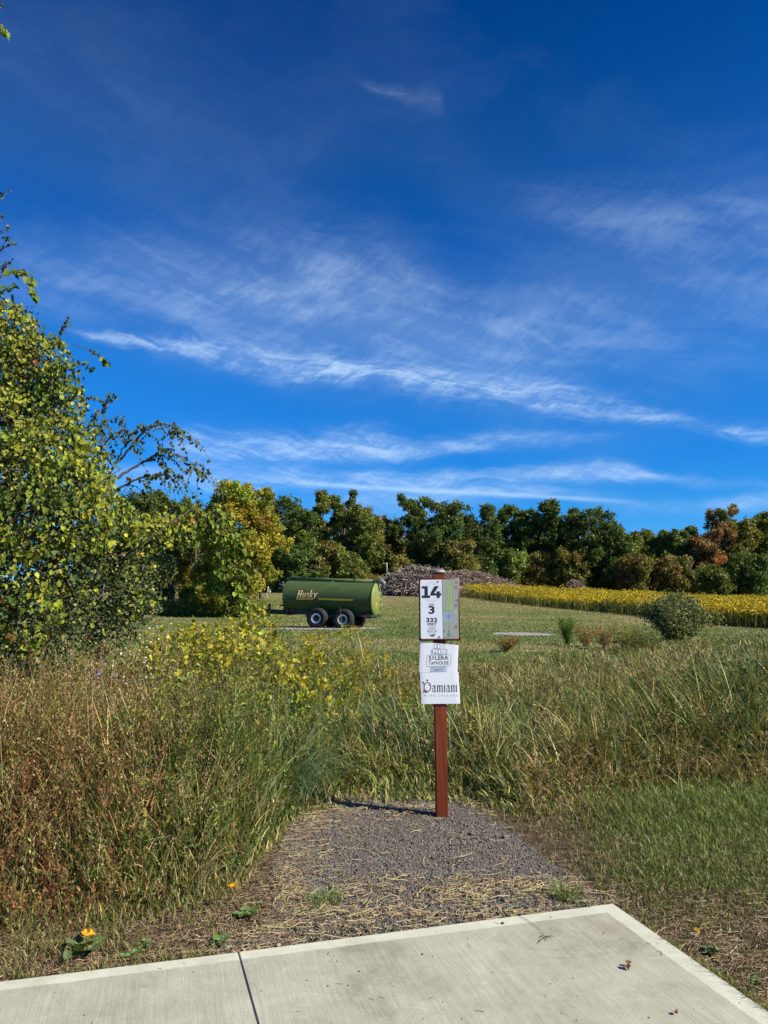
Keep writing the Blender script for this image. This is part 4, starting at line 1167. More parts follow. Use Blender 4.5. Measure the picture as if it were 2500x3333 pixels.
    twig([(-190, 60), (-100, 20), (-30, 10), (22, 25)], 8.0, .008, 0, 26, .060, GV2, .5)
    twig([(-190, 120), (-100, 60), (-20, 60), (12, 92), (24, 120)], 8.0, .007, 0, 26, .060, GV2, .7)
    # hanging vines
    hv = [[(620, 1700), (680, 1690), (740, 1730), (760, 1800), (780, 1880), (770, 1930)], [(740, 1720), (795, 1790), (805, 1870), (795, 1940)], [(700, 1690), (715, 1760), (725, 1840), (720, 1890)], [(600, 1750), (560, 1690), (600, 1650), (650, 1640)], [(560, 1740), (640, 1700), (700, 1660), (740, 1670)], [(770, 1900), (795, 1950), (800, 1990)]]
    for pth in hv:
        q = twig(pth, 8.5, .007, 0, 30, .060, GV * 1.1, 1.3, .1)
        m = len(q)
        p = q[rng.integers(2, m, 22)] + rng.normal(0, .05, (22, 3)); stamp(grape, LEAF_G, p - off, np.stack([rng.normal(0, .5, 22), rng.normal(0, .4, 22), -np.ones(22)], 1), rng.normal(0, .4, (22, 3)) + np.array([.3, -.8, .3]), rng.uniform(.03, .065, 22), jit(rng, GV, 22, .4))
    wood.build('trunk', M_BARK, root)
    small.build('crown', M_LEAF, root)
    grape.build('vine_leaves', M_LEAF, root)
vine_tree()

def drooping_tree():
    rng = nrng(67)
    base = Vector(((330 - CX) / FPX * 9.6, 9.6, 0)); off = np.array(base)
    root = empty('small_tree', base, 'thin-leaved small tree with arching drooping branch against the sky beside the vine', 'tree')
    w = Geo(); lf = Geo(); bc = np.array([.13, .115, .10])
    def path(pp, r0, r1, leaves, Y=9.4, size=.045, subs=0, sub_droop=1.0):
        pts = [np.array(at(px, py, Y)) for px, py in pp]; q = []
        for i in range(len(pts) - 1):
            for f in np.linspace(0, 1, 6)[:-1]: q.append(pts[i] * (1 - f) + pts[i + 1] * f)
        q.append(pts[-1]); q = np.array(q)
        for _ in range(3): q[1:-1] = (q[:-2] + q[2:] + 2 * q[1:-1]) / 4
        q[1:-1] += rng.normal(0, .006, (len(q) - 2, 3)); q[:, 1] += np.cumsum(rng.normal(0, .02, len(q)))
        tube(w, q - off, r0, r1, bc * rng.uniform(.8, 1.2), 6)
        def put(qq, cnt, lo):
            t_ = rng.uniform(lo, 1, cnt) * (len(qq) - 1.001); i = t_.astype(int); p = qq[i] + (qq[i + 1] - qq[i]) * (t_ - i)[:, None]
            ax = np.stack([rng.normal(0, .5, cnt), rng.normal(0, .5, cnt), rng.normal(-.9, .5, cnt)], 1)
            stamp(lf, LEAF_O, p + rng.normal(0, .014, (cnt, 3)) - off, ax, rng.normal(0, .8, (cnt, 3)) + np.array([.4, -.6, .3]), size * rng.uniform(.6, 1.3, cnt), jit(rng, np.array([.085, .12, .045]), cnt, .3))
        put(q, leaves, .3)
        for s_ in range(subs):
            i = int(rng.uniform(.3, .95) * (len(q) - 1)); a = q[i]; ln = rng.uniform(.18, .5)
            d = np.array([rng.normal(.35, .5), rng.normal(0, .4), rng.normal(.1, .5)]); d /= np.linalg.norm(d)
            qq = np.array([a + d * ln * f + np.array([0, 0, -sub_droop * ln * .8 * f * f]) for f in np.linspace(0, 1, 6)])
            tube(w, qq - off, .0045, .002, bc, 4); put(qq, 17, .15)
        return q
    tube(w, [np.array([0, 0, 0]), np.array([.03, .02, .9]), np.array(at(335, 1700, 9.5)) - off, np.array(at(330, 1590, 9.4)) - off], .05, .028, bc, 8)
    path([(330, 1600), (370, 1520), (430, 1460), (480, 1400), (540, 1378), (590, 1400), (622, 1440)], .022, .004, 60, subs=13)
    path([(330, 1600), (400, 1540), (470, 1500), (520, 1470), (580, 1480), (640, 1535), (655, 1540)], .020, .004, 60, subs=15)
    path([(335, 1640), (400, 1590), (460, 1560), (540, 1545), (590, 1575), (605, 1600)], .018, .004, 50, subs=13)
    path([(330, 1600), (325, 1500), (345, 1400), (365, 1330), (350, 1315)], .016, .003, 40, subs=11, sub_droop=.6)
    path([(340, 1500), (300, 1420), (330, 1370), (390, 1355)], .010, .003, 30, subs=7)
    path([(380, 1500), (410, 1440), (380, 1390), (400, 1345)], .010, .003, 36, subs=6)
    w.build('trunk', M_BARK, root); lf.build('crown', M_LEAF, root)
drooping_tree()

# ------------------------------------------------------------------ single plants
def stem_plant(name, loc, H, spread, stems, leaves, lsize, lcol, scol, label, cat, seed, tmpl=LEAF_L, group=None, flower=None, up=1.0, stemr=.004, droop=0.0, head=.25):
    """plant: stems + foliage (+ flowers)"""
    rng = nrng(seed); root = empty(name, loc, label, cat, group)
    gs = Geo(); gl = Geo(); gf = Geo()
    for s_ in range(stems):
        a = rng.uniform(0, 6.28); r = spread * math.sqrt(rng.random()); h = H * rng.uniform(.72, 1.05)
        d = np.array([math.cos(a), math.sin(a), 0])
        q = np.array([d * r * (.15 + .85 * f ** 1.4) + np.array([0, 0, h * (f - droop * f ** 3 * .3)]) + rng.normal(0, .008, 3) for f in np.linspace(0, 1, 7)])
        tube(gs, q, stemr, stemr * .4, scol * rng.uniform(.7, 1.3), 4)
        m = leaves; t_ = rng.beta(1.5, 1, m) * 5.99; i = t_.astype(int); p = q[i] + (q[i + 1] - q[i]) * (t_ - i)[:, None]
        aa = rng.uniform(0, 6.28, m); o = np.stack([np.cos(aa), np.sin(aa), rng.uniform(-.1, 1.2, m) * up], 1)
        p = p + o * rng.random((m, 1)) * lsize * .9
        stamp(gl, tmpl, p, o, rng.normal(0, .5, (m, 3)) + np.array([0, 0, 1.]), lsize * rng.uniform(.5, 1.3, m), jit(rng, lcol, m, .25))
        if flower:
            kind, fc, cnt, fs = flower
            if kind == 'plume':                     # arching yellow sprays
                for b_ in range(6):
                    aa = rng.uniform(0, 6.28); dd = np.array([math.cos(aa), math.sin(aa), 0]); t0 = rng.uniform(.72, .98)
                    st = q[-1] * (t0) + q[-3] * (1 - t0); ln = rng.uniform(.06, .14) * (H / 1.0)
                    ff = rng.random(cnt); pp = st + dd * (ln * ff)[:, None] + np.array([0, 0, 1.]) * (ln * (.7 * ff - .9 * ff ** 2))[:, None] + rng.normal(0, .006, (cnt, 3))
                    stamp(gf, LEAF_Q, pp, rng.normal(0, 1, (cnt, 3)), rng.normal(0, 1, (cnt, 3)), fs * rng.uniform(.6, 1.3, cnt), jit(rng, fc, cnt, .15))
            elif kind == 'daisy':
                for b_ in range(cnt):
                    gf = Geo(); c = q[-1] + rng.normal(0, .07, 3) - np.array([0, 0, abs(rng.normal(0, .06))]); nrm = unit(np.array([[rng.normal(.2, .4), rng.normal(-.6, .3), 1.0]]))[0]
                    segs(gs, (q[-2])[None], c[None], .0015, .001, scol, 3)
                    X = unit(np.cross(nrm, [0, 1, .3])[None])[0]; Yv = np.cross(nrm, X); k = 9
                    an = np.arange(k) / k * 6.28 + rng.random()
                    ax = X[None] * np.cos(an)[:, None] + Yv[None] * np.sin(an)[:, None]
                    stamp(gf, LEAF_Q, np.tile(c, (k, 1)), ax + nrm * .15, np.tile(nrm, (k, 1)), fs, np.tile(fc, (k, 1)))
                    stamp(gf, ROCKS[0], c[None] + nrm * .002, X[None], nrm[None], fs * .55, np.array([[.55, .36, .03]])); gf.build('flower', M_LEAF, root)
    gs.build('stem', M_LEAF, root); gl.build('leaves', M_LEAF, root)
    if flower and flower[0] == 'plume': tag(gf.build('flowers', M_LEAF, root), kind='stuff')
    return root

# dark bushy shrub at the right, in front of the goldenrod
def shrub():
    rng = nrng(71); Y = 25.5; px = 2190
    base = np.array([(px - CX) / FPX * Y, Y, float(terrain((px - CX) / FPX * Y, Y))])
    root = empty('shrub', base, 'dark bushy shrub with small grey-green leaves in front of the goldenrod field', 'shrub')
    gs, gl = Geo(), Geo()
    for s_ in range(130):
        a = rng.uniform(0, 6.28); r = rng.uniform(.1, 1.0) * (.8 + .3 * math.sin(3 * a + 1))
        H = rng.uniform(.95, 1.95) * (1 - .30 * r * r)
        d = np.array([math.cos(a), math.sin(a) * .7, 0]); R = 1.62 * r
        q = np.array([d * R * (.1 + .9 * f ** 1.15) + np.array([0, 0, H * (f - .12 * f * f)]) + rng.normal(0, .02, 3) for f in np.linspace(0, 1, 8)])
        tube(gs, q, .010, .003, np.array([.10, .08, .06]), 4)
        m = 130; t_ = rng.beta(1.5, .9, m) * 6.99; i = t_.astype(int); p = q[i] + (q[i + 1] - q[i]) * (t_ - i)[:, None] + rng.normal(0, .11, (m, 3))
        stamp(gl, LEAF_O, p, rng.normal(0, .7, (m, 3)) + np.array([0, 0, .7]), rng.normal(0, 1, (m, 3)), rng.uniform(.045, .085, m), jit(rng, np.where(rng.random((m, 1)) < .3, np.array([[.24, .25, .10]]), np.array([[.12, .135, .045]])), m, .25))
    gs.build('branches', M_BARK, root); gl.build('leaves', M_LEAF, root)
shrub()

def P0(px, py, Y): # point on the ground in the direction of px at distance Y
    X = (px - CX) / FPX * Y; return (X, Y, float(terrain(X, Y)))
GR = 'goldenrod plants flowering in front of the tanker'
gold = [(905, 8.6, 1.28, 'goldenrod in bloom under the tanker drawbar'), (1120, 8.2, 1.34, 'goldenrod spray covering the rear wheel of the tanker'), (1045, 8.0, 1.14, 'goldenrod left of the rear wheel spray, a little lower'),
        (1190, 8.8, 1.16, 'goldenrod nearest to the left side of the tee sign'), (690, 9.0, 1.30, 'goldenrod at the left end of the yellow row, below the flag'), (800, 8.2, 1.14, 'goldenrod between the flag and the tanker drawbar, set low'),
        (740, 8.6, 1.30, 'tall goldenrod just right of the leftmost one'), (1000, 8.9, 1.26, 'goldenrod in front of the tanker front wheel'), (960, 7.6, .90, 'goldenrod low below the front wheel'),
        (1130, 7.7, .92, 'goldenrod low below the rear wheel'), (1235, 8.3, .95, 'dim goldenrod close behind the paper notices on their left')]
for k_, (px, Y, h, lab) in enumerate(gold):
    stem_plant('goldenrod', P0(px, 0, Y), h, .15, 5, 60, .055, np.array([.13, .17, .03]), OG * 1.3, lab + '', 'flowering plant', 300 + k_, group=GR, flower=('plume', np.array([.62, .43, .02]), 16, .012), up=.9)
for k_, (px, Y, h, lab) in enumerate([(1530, 6.9, .62, 'yellowing weed right beside the lower paper notice'), (1570, 7.3, .52, 'second yellowing weed right of the post, a bit further back'), (740, 6.6, .78, 'weed with bright yellow fallen-looking leaves, middle left'), (770, 6.0, .62, 'pale yellow leafed weed below the other one, middle left')]):
    stem_plant('yellow_leaved_plant', P0(px, 0, Y), h, .10, 5, 20, .042, np.array([.42, .36, .05]), OG, lab, 'plant', 340 + k_, tmpl=LEAF_O, up=.4)
for k_, (px, Y, h, lab) in enumerate([(500, 8.3, 1.22, 'tall white aster beside the vine-covered tree'), (470, 8.0, 1.05, 'white aster left of the tallest one'), (545, 7.6, .92, 'white aster with many small daisies, lowest right'), (450, 7.4, .88, 'white aster low at the foot of the vine-covered tree'), (600, 7.2, .78, 'small white aster with few flowers in the weeds')]):
    stem_plant('white_aster', P0(px, 0, Y), h, .16, 7, 40, .030, np.array([.09, .13, .035]), OG, lab, 'flowering plant', 360 + k_, group='white asters at the left', flower=('daisy', np.array([.80, .80, .82]), 4 if k_ < 4 else 2, .014))
for k_, (px, Y, h, lab) in enumerate([(352, 7.3, .98, 'purple aster in front of the dark shrubs, upper one'), (345, 7.0, .80, 'purple aster lower down by the brown weeds')]):
    stem_plant('purple_aster', P0(px, 0, Y), h, .07, 4, 30, .03, np.array([.09, .13, .035]), OG, lab, 'flowering plant', 370 + k_, flower=('daisy', np.array([.22, .16, .55]), 2, .016))
stem_plant('feathery_weed', P0(1840, 0, 24.5), .85, .38, 30, 70, .07, np.array([.10, .19, .03]), OG, 'bright feathery green weed right of the pale gravel strip', 'plant', 380, up=1.8)
for k_, (px, Y, h, c, lab) in enumerate([(1900, 23.5, .62, BR * 1.2, 'reddish brown weed clump between feathery weed and shrub'), (1960, 22.5, .68, C_BROWN * 1.6, 'brown weed clump with pale tufts left of the shrub'), (2030, 21.0, .75, OG * 1.3, 'olive weed clump touching the left of the shrub'), (2075, 20.0, .72, C_OLIVE, 'green weed clump under the left edge of the shrub'), (1640, 21.5, .38, BR, 'low reddish weed just right of the tee sign in the meadow'), (1310, 27, .35, MG * 1.5, None)]):
    if lab: stem_plant('weed_clump', P0(px, 0, Y), h, .5, 26, 46, .07, c, C_STRAW * .6, lab, 'plant', 382 + k_, group='weed clumps at the edge of the mown meadow', up=1.4)

# arching grass clumps
def clump(px, py, H, R, n, c, label, seed, w=.008, biased=0.0, bend=.8, cat='grass clump'):
    rng = nrng(seed); p = gr(px, py); g = Geo(); P = np.zeros((n, 3)); P[:, 0] = rng.normal(0, R * .35, n); P[:, 1] = rng.normal(0, R * .35, n); P[:, 2] = -.01
    az = np.arctan2(P[:, 1], P[:, 0]) + rng.normal(0, .8, n)
    if biased: az = np.where(rng.random(n) < abs(biased), (0 if biased > 0 else np.pi) - .3 + rng.normal(0, .5, n), az)
    cc = jit(rng, c, n, .25, .06)
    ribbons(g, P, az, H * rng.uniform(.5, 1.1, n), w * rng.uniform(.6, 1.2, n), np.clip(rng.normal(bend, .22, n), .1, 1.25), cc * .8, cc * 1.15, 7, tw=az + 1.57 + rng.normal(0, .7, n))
    o = g.build('grass_clump', M_GRASS); o.location = (p.x, p.y, 0)
    tag(o, label, cat)
BG2 = np.array([.17, .235, .11])
clump(960, 2625, .78, .22, 300, BG2, 'arching blue-green grass clump at the left rim of the gravel', 401, biased=.6, bend=1.0)
clump(890, 2560, .80, .22, 220, BG2, 'arching blue-green grass clump behind the one on the left gravel rim', 406, biased=.6, bend=1.0)
clump(1120, 2480, .80, .28, 300, BG2 * .95, 'blue-green grass clump behind the gravel, left of the post', 402, biased=.35)
clump(1230, 2420, .75, .26, 220, BG2 * .9, 'dense green grass clump further back left of the post', 403)
clump(1960, 2510, .62, .30, 300, np.array([.13, .20, .04]), 'long green grass clump bending over at the right, above the lawn', 404, biased=.3)
clump(2080, 2390, .60, .22, 200, np.array([.15, .22, .035]), 'upright bright green grass clump in the right rough', 405, bend=.4)
clump(2180, 2480, .60, .35, 420, C_STRAW * .9, 'lodged straw-coloured grass clump at the right above the lawn', 407, biased=-.5, bend=1.05, w=.006)
clump(2290, 2540, .52, .35, 380, C_STRAW * .85, 'second straw-coloured grass clump nearer the right edge', 408, biased=-.5, bend=1.1, w=.006)
clump(1870, 2530, .42, .25, 240, np.array([.30, .19, .10]), 'small reddish straw clump left of the long green one', 409, bend=1.0, w=.005)
clump(2450, 2480, .60, .28, 260, C_DARK * 1.5, 'dark green grass clump at the right edge', 410, w=.01)
clump(1065, 2945, .10, .12, 260, np.array([.13, .20, .05]), 'small green grass tuft growing in the gravel near the pavement', 411, w=.004, bend=.5)
clump(1845, 2925, .11, .12, 240, np.array([.15, .19, .05]), 'small grass tuft at the far edge of the pavement', 412, w=.004, bend=.5)
clump(650, 2905, .55, .10, 26, C_STRAW * 1.15, 'bent golden straw sheaf lying toward the gravel at the left', 413, w=.006, biased=.9, bend=1.0)

def rosette(px, py, n, L, c, label, seed, name='broadleaf_weed'):
    rng = nrng(seed); p = gr(px, py); g = Geo(); a = np.linspace(0, 6.28, n, endpoint=False) + rng.normal(0, .25, n)
    ax = np.stack([np.cos(a), np.sin(a), rng.uniform(.15, .6, n)], 1)
    P = np.zeros((n, 3)); P[:, 2] = .005
    T = (LEAF_O[0] * np.array([1, 1, 1]), LEAF_O[1])
    stamp(g, T, P, ax, np.tile([0, 0, 1.], (n, 1)), L * rng.uniform(.6, 1.2, n), jit(rng, c, n, .15))
    m = n * 2; a = rng.uniform(0, 6.28, m); stamp(g, T, rng.normal(0, L * .25, (m, 3)) * [1, 1, 0] + [0, 0, .015], np.stack([np.cos(a), np.sin(a), rng.uniform(.2, 1, m)], 1), np.tile([0, 0, 1.], (m, 1)), L * rng.uniform(.3, .6, m), jit(rng, c, m, .2))
    o = g.build(name, M_LEAF); o.location = p; tag(o, label, 'plant')
DOCK = np.array([.15, .22, .075])
rosette(270, 3100, 7, .13, DOCK, 'broad-leaved dock weed at the pavement edge, lower left', 420)
rosette(430, 3120, 6, .07, DOCK, 'small broad-leaved weed right of the dock at the pavement edge', 421)
rosette(715, 3075, 7, .06, DOCK * .9, 'low leafy weed by the pavement left of the joint', 422)
rosette(800, 2985, 6, .08, DOCK * .9, 'leafy weed at the end of the gravel on the left', 423)
rosette(2320, 3105, 9, .05, DOCK * .7, 'dark green thistle-like weed in the bare soil at the lower right', 424)
rosette(2460, 3200, 6, .035, DOCK, 'small green weed beside the right rim of the pavement', 425)
rosette(470, 3085, 6, .05, DOCK, 'tiny weed between dock and pavement joint', 426)

def single_leaf(px, py, z, s, c, label, seed, name='fallen_leaf', tmpl=LEAF_G):
    rng = nrng(seed); p = gr(px, py, z); g = Geo()
    T = (tmpl[0] * np.array([1, 1, 2.2]), tmpl[1])
    a = rng.uniform(0, 6.28)
    stamp(g, T, np.array([[0, 0, .004 + .03 * s]]), np.array([[math.cos(a), math.sin(a), .15]]), np.array([[.1, -.2, 1.]]), s, np.array([c]))
    if seed % 2: stamp(g, T, np.array([[.01, .004, .012]]), np.array([[math.cos(a + 2), math.sin(a + 2), .3]]), np.array([[-.3, -.2, 1.]]), s * .8, np.array([c]) * .8)
    o = g.build(name, M_LEAF); o.location = p; tag(o, label, 'leaf')
ORN = (.70, .36, .02)
single_leaf(275, 3050, .05, .05, ORN, 'orange-yellow fallen leaf above the dock weed', 431)
single_leaf(760, 2893, .12, .05, (.80, .45, .01), 'bright orange-yellow leaf caught at the foot of the left weeds', 433)
single_leaf(2037, 3148, .032, .032, (.19, .08, .04), 'brown curled leaf on the pavement, the larger one', 435)
single_leaf(2200, 3303, .032, .018, (.24, .11, .05), 'small brown leaf scrap near the lower right of the pavement', 437)
single_leaf(2260, 3030, .03, .03, (.7, .45, .02), 'tiny yellow leaf in the grass right of the pavement', 438)

# twigs and crumbs on the pavement
def twig_on_slab(pts, r, label, col=(.07, .06, .045)):
    q = np.array([list(gr(px, py, .034 + r)) for px, py in pts]); o0 = q[0].copy(); g = Geo()
    for _ in range(1):
        q = np.concatenate([q[:1], (q[:-1] + q[1:]) / 2, q[-1:]])
    tube(g, q - o0, r, r * .5, np.array(col), 5)
    return g, o0
g, o0 = twig_on_slab([(1685, 2978), (1735, 3003), (1762, 3030), (1775, 3048)], .0014, '')
for pp in ([(1775, 3048), (1760, 3058), (1755, 3068)], [(1775, 3048), (1795, 3046), (1800, 3050)], [(1775, 3048), (1782, 3060)], [(1770, 3044), (1757, 3048)]):
    q = np.array([list(gr(px, py, .037)) for px, py in pp]); tube(g, q - o0, .002, .001, np.array([.10, .06, .04]), 5)
o = g.build('dried_stem', M_DRY); o.location = o0; tag(o, 'dried curved stem with a withered head lying on the pavement', 'dried stem')
def crumbs():
    rng = nrng(47); g = Geo(); n = 150
    px = rng.uniform(20, 2480, n); py = 2955 + rng.random(n) ** 1.1 * 370; P = []
    for a, b_ in zip(px, py):
        p = gr(a, b_, .031); P.append(p)
    P = np.array([list(p) for p in P]); k = poly_inside(P[:, 0], P[:, 1], [(p.x, p.y) for p in SLABPOLY]); P = P[k]; n = len(P)
    s = rng.gamma(1.6, .0022, n) + .0015; P[:, 2] = .03 + s * .18
    for q in range(6):
        i = rng.integers(0, 6, n) == q; m = int(i.sum())
        if m: stamp(g, ROCKS[q], P[i], rng.normal(0, 1, (m, 3)) * [1, 1, .1], np.tile([0, 0, 1.], (m, 1)), s[i], jit(rng, np.array([.09, .08, .07]), m, .4))
    i = rng.random(n) < .55; m = int(i.sum()); a = rng.uniform(0, 3.14, m); d = np.stack([np.cos(a), np.sin(a), np.zeros(m)], 1)
    ln = rng.gamma(2, .006, m)[:, None]; Q = P[i] + rng.normal(0, .05, (m, 3)) * [1, 1, 0]
    kk = poly_inside(Q[:, 0], Q[:, 1], [(p.x, p.y) for p in SLABPOLY]); Q, d, ln = Q[kk], d[kk], ln[kk]; Q[:, 2] = .0325
    segs(g, Q - d * ln, Q + d * ln * .6 + rng.normal(0, .002, Q.shape) * [1, 1, 0], .0009, .0007, jit(rng, np.array([.10, .075, .05]), len(Q), .3), 4)
    tag(g.build('pavement_crumbs', M_STONE), 'scattered grit and dry plant bits on the concrete', 'debris', kind='stuff')
crumbs()
# larger stones one can pick out
for k_, (px, py, s, c, lab) in enumerate([(1465, 2747, .022, .36, 'round pale stone on the gravel in front of the post, slightly right'), (1535, 2720, .040, .16, 'flat dark slate piece right of the round pale stone'), (1645, 2730, .048, .17, 'largest flat dark slate piece at the right rim of the gravel'), (1380, 2955, .022, .22, 'rounded grey stone near the pavement in the gravel'), (1640, 2935, .032, .10, 'dark stone near the far pavement edge, right of the rounded grey stone'), (1637, 3007, .016, .07, 'dark pebble on the pavement border')]):
    rng = nrng(450 + k_); p = gr(px, py, .03 if 'pebble' in lab else 0); g = Geo(); T = rock_template(460 + k_, 2)
    stamp(g, T, np.array([[0, 0, s * .2 + (.001 if 'pebble' in lab else .006)]]), np.array([[1, .3, .05]]), np.array([[.05, 0, 1.]]), s, np.array([[c, c * .93, c * .88]]))
    o = g.build('stone', M_STONE, smooth=True); o.location = p; tag(o, lab, 'stone')

# pale gravel strips in the meadow
def gravel_patch(px0, px1, py, dpy, seed, name='gravel_strip'):
    rng = nrng(seed); a = gr(px0, py); b_ = gr(px1, py); c = gr((px0 + px1) / 2, py - dpy); d = gr((px0 + px1) / 2, py + dpy)
    cx, cy = (a.x + b_.x) / 2, (c.y + d.y) / 2; rx, ry = (b_.x - a.x) / 2, (c.y - d.y) / 2; n = 40
    V = []
    for i in range(n):
        th = i / n * 6.283; r = .8 + .22 * math.sin(3 * th + seed) + .12 * math.sin(7 * th) + rng.normal(0, .07); x, y = cx + rx * r * math.cos(th), cy + ry * r * math.sin(th)
        V.append([x, y, float(terrain(x, y)) + .004])
    V.append([cx, cy, float(terrain(cx, cy)) + .03])
    F = [[i, (i + 1) % n, n] for i in range(n)]
    g = Geo(); g.add(V, np.array(F), np.array([.4, .4, .4])); o = g.build(name, M_GRAV2); tag(o, kind='structure')
    m = 2500; th = rng.uniform(0, 6.28, m); r = np.sqrt(rng.random(m)) * .98; x = cx + rx * r * np.cos(th); y = cy + ry * r * np.sin(th)
    P = np.stack([x, y, terrain(x, y) + .03], 1); s = rng.uniform(.03, .09, m)
    g = Geo(); stamp(g, ROCKS[seed % 6], P, rng.normal(0, 1, (m, 3)), rng.normal(0, 1, (m, 3)), s, jit(rng, np.array([.30, .29, .265]), m, .35, .03))
    tag(g.build('strip_stones', M_STONE), 'pale stones scattered over the %s' % ('gravel strip right of the tee sign' if px0 > 1300 else 'gravel under the tanker'), 'gravel', kind='stuff')
M_GRAV2, t, b = newmat('pale_gravel')
geo = t.nodes.new('ShaderNodeNewGeometry')
t.links.new(rampn(t, tex(t, geo.outputs['Position'], 9, 8, .8), [(.35, (.09, .10, .05)), (.5, (.20, .19, .15)), (.7, (.32, .31, .28))]), b.inputs['Base Color']); b.inputs['Roughness'].default_value = .95
gravel_patch(1600, 1805, 2066, 5, 91)
gravel_patch(850, 1250, 2047, 4, 92)
# ------------------------------------------------------------------ tee sign with notices
def box_geo(g, x0, x1, y0, y1, z0, z1, col):
    V = [[x0, y0, z0], [x1, y0, z0], [x1, y1, z0], [x0, y1, z0], [x0, y0, z1], [x1, y0, z1], [x1, y1, z1], [x0, y1, z1]]
    g.add(V, np.array([[0, 3, 2, 1], [4, 5, 6, 7], [0, 1, 5, 4], [1, 2, 6, 5], [2, 3, 7, 6], [3, 0, 4, 7]]), np.array(col))

def bev_box(name, dims, loc, mat, parent, col, bevel=.004, segments=2, rot=None):
    bm_ = bmesh.new(); bmesh.ops.create_cube(bm_, size=1)
    for v in bm_.verts: v.co = Vector((v.co.x * dims[0], v.co.y * dims[1], v.co.z * dims[2]))
    bmesh.ops.bevel(bm_, geom=list(bm_.edges), offset=bevel, segments=segments, affect='EDGES')
    me = bpy.data.meshes.new(name); bm_.to_mesh(me); bm_.free()
    a = me.color_attributes.new('col', 'FLOAT_COLOR', 'POINT'); a.data.foreach_set('color', list((*col, 1)) * len(me.vertices))
    me.materials.append(mat); o = bpy.data.objects.new(name, me); o.location = loc
    if rot: o.rotation_euler = rot
    return link(o, parent)

PB = gr(1438, 2656)                       # foot of the post
post = empty('tee_sign', PB, 'red-brown wooden post carrying the framed hole 14 sign', 'sign')
TILT = -math.radians(.35)
post.rotation_euler = (0, TILT, 0)
PY = PB.y
PH = at(1432, 1866, PY).z                 # top of the wood
K_ = .3048 / 1082                         # metres per pixel of the enlarged sign
FY = -.0445                               # front face of the post
SZ = at(1432, 1982.5, PY).z               # height of the sign centre
def sx(zx): return (zx - 769) * K_
def sz(zy): return SZ - (zy - 1182) * K_
M_WOOD, t, b = newmat('stained_wood')
tcn = t.nodes.new('ShaderNodeTexCoord')
wv = tex(t, mapping(t, tcn.outputs['Object'], (34, 34, 1.6)), 1, 8, .6, 1.2)
wv2 = tex(t, mapping(t, tcn.outputs['Object'], (9, 9, .8)), 1, 4, .5, .5)
t.links.new(rampn(t, mth(t, 'ADD', mth(t, 'MULTIPLY', wv, .6), mth(t, 'MULTIPLY', wv2, .4)), [(.32, (.060, .010, .004)), (.5, (.165, .030, .008)), (.68, (.27, .060, .018))]), b.inputs['Base Color'])
b.inputs['Roughness'].default_value = .6; b.inputs['Specular IOR Level'].default_value = .3
bp = t.nodes.new('ShaderNodeBump'); bp.inputs['Strength'].default_value = .25; bp.inputs['Distance'].default_value = .003
t.links.new(wv, bp.inputs['Height']); t.links.new(bp.outputs[0], b.inputs['Normal'])
bev_box('post', (.089, .089, PH + .10), (0, 0, PH / 2 - .05), M_WOOD, post, (.2, .04, .02), .006, 3)
# cap: low pyramid on a square collar
g = Geo(); w = .049
V = [[-w, -w, 0], [w, -w, 0], [w, w, 0], [-w, w, 0], [-w, -w, .016], [w, -w, .016], [w, w, .016], [-w, w, .016], [-w * .6, -w * .6, .031], [w * .6, -w * .6, .031], [w * .6, w * .6, .031], [-w * .6, w * .6, .031]]
g.add(V, np.array([[0, 3, 2, 1], [0, 1, 5, 4], [1, 2, 6, 5], [2, 3, 7, 6], [3, 0, 4, 7], [4, 5, 9, 8], [5, 6, 10, 9], [6, 7, 11, 10], [7, 4, 8, 11], [8, 9, 10, 11]]), np.array([.24, .235, .23]))
o = g.build('post_cap', attrmat('cap_metal', .5, .3, noise_amt=.3, nscale=60), post); o.location = (0, 0, PH + .001)

def rrect(x0, x1, z0, z1, r, k=6):
    pts = []
    for cx, cz, a0 in ((x1 - r, z1 - r, 0), (x0 + r, z1 - r, 90), (x0 + r, z0 + r, 180), (x1 - r, z0 + r, 270)):
        for i in range(k + 1):
            a = math.radians(a0 + 90 * i / k); pts.append((cx + r * math.cos(a), cz + r * math.sin(a)))
    return pts
class Flat:
    """printed shapes: flat polygons facing -y at given depth"""
    def __init__(s): s.g = Geo()
    def poly(s, pts, y, col):
        bm_ = bmesh.new(); vs = [bm_.verts.new((p[0], 0, p[1])) for p in pts]; f = bm_.faces.new(vs); bm_.normal_update(); bmesh.ops.triangulate(bm_, faces=[f], ngon_method='EAR_CLIP')
        V = np.array([[v.co.x, y, v.co.z] for v in bm_.verts]); F = np.array([[v.index for v in f_.verts] for f_ in bm_.faces]); bm_.free()
        # make faces look towards -y
        for i in range(len(F)):
            a, b_, c = V[F[i]]
            if np.cross(b_ - a, c - a)[1] > 0: F[i] = F[i][::-1]
        s.g.add(V, F, np.array(col)); return s
    def ring(s, pts, wd, y, col, closed=True):
        n = len(pts); P = np.array(pts, float); V = []; F = []
        for i in range(n):
            a = P[i - 1] if (closed or i > 0) else P[i]; c = P[(i + 1) % n] if (closed or i < n - 1) else P[i]
            d = c - a; d /= max(np.hypot(*d), 1e-9); nn = np.array([-d[1], d[0]]) * wd / 2
            V += [[P[i][0] + nn[0], y, P[i][1] + nn[1]], [P[i][0] - nn[0], y, P[i][1] - nn[1]]]
        for i in range(n if closed else n - 1):
            j = (i + 1) % n; F.append([2 * i, 2 * i + 1, 2 * j + 1, 2 * j])
        s.g.add(V, np.array(F), np.array(col)); return s
def circ(cx, cz, rx, rz=None, n=28): 
    rz = rz or rx
    return [(cx + rx * math.cos(i / n * 6.2832), cz + rz * math.sin(i / n * 6.2832)) for i in range(n)]

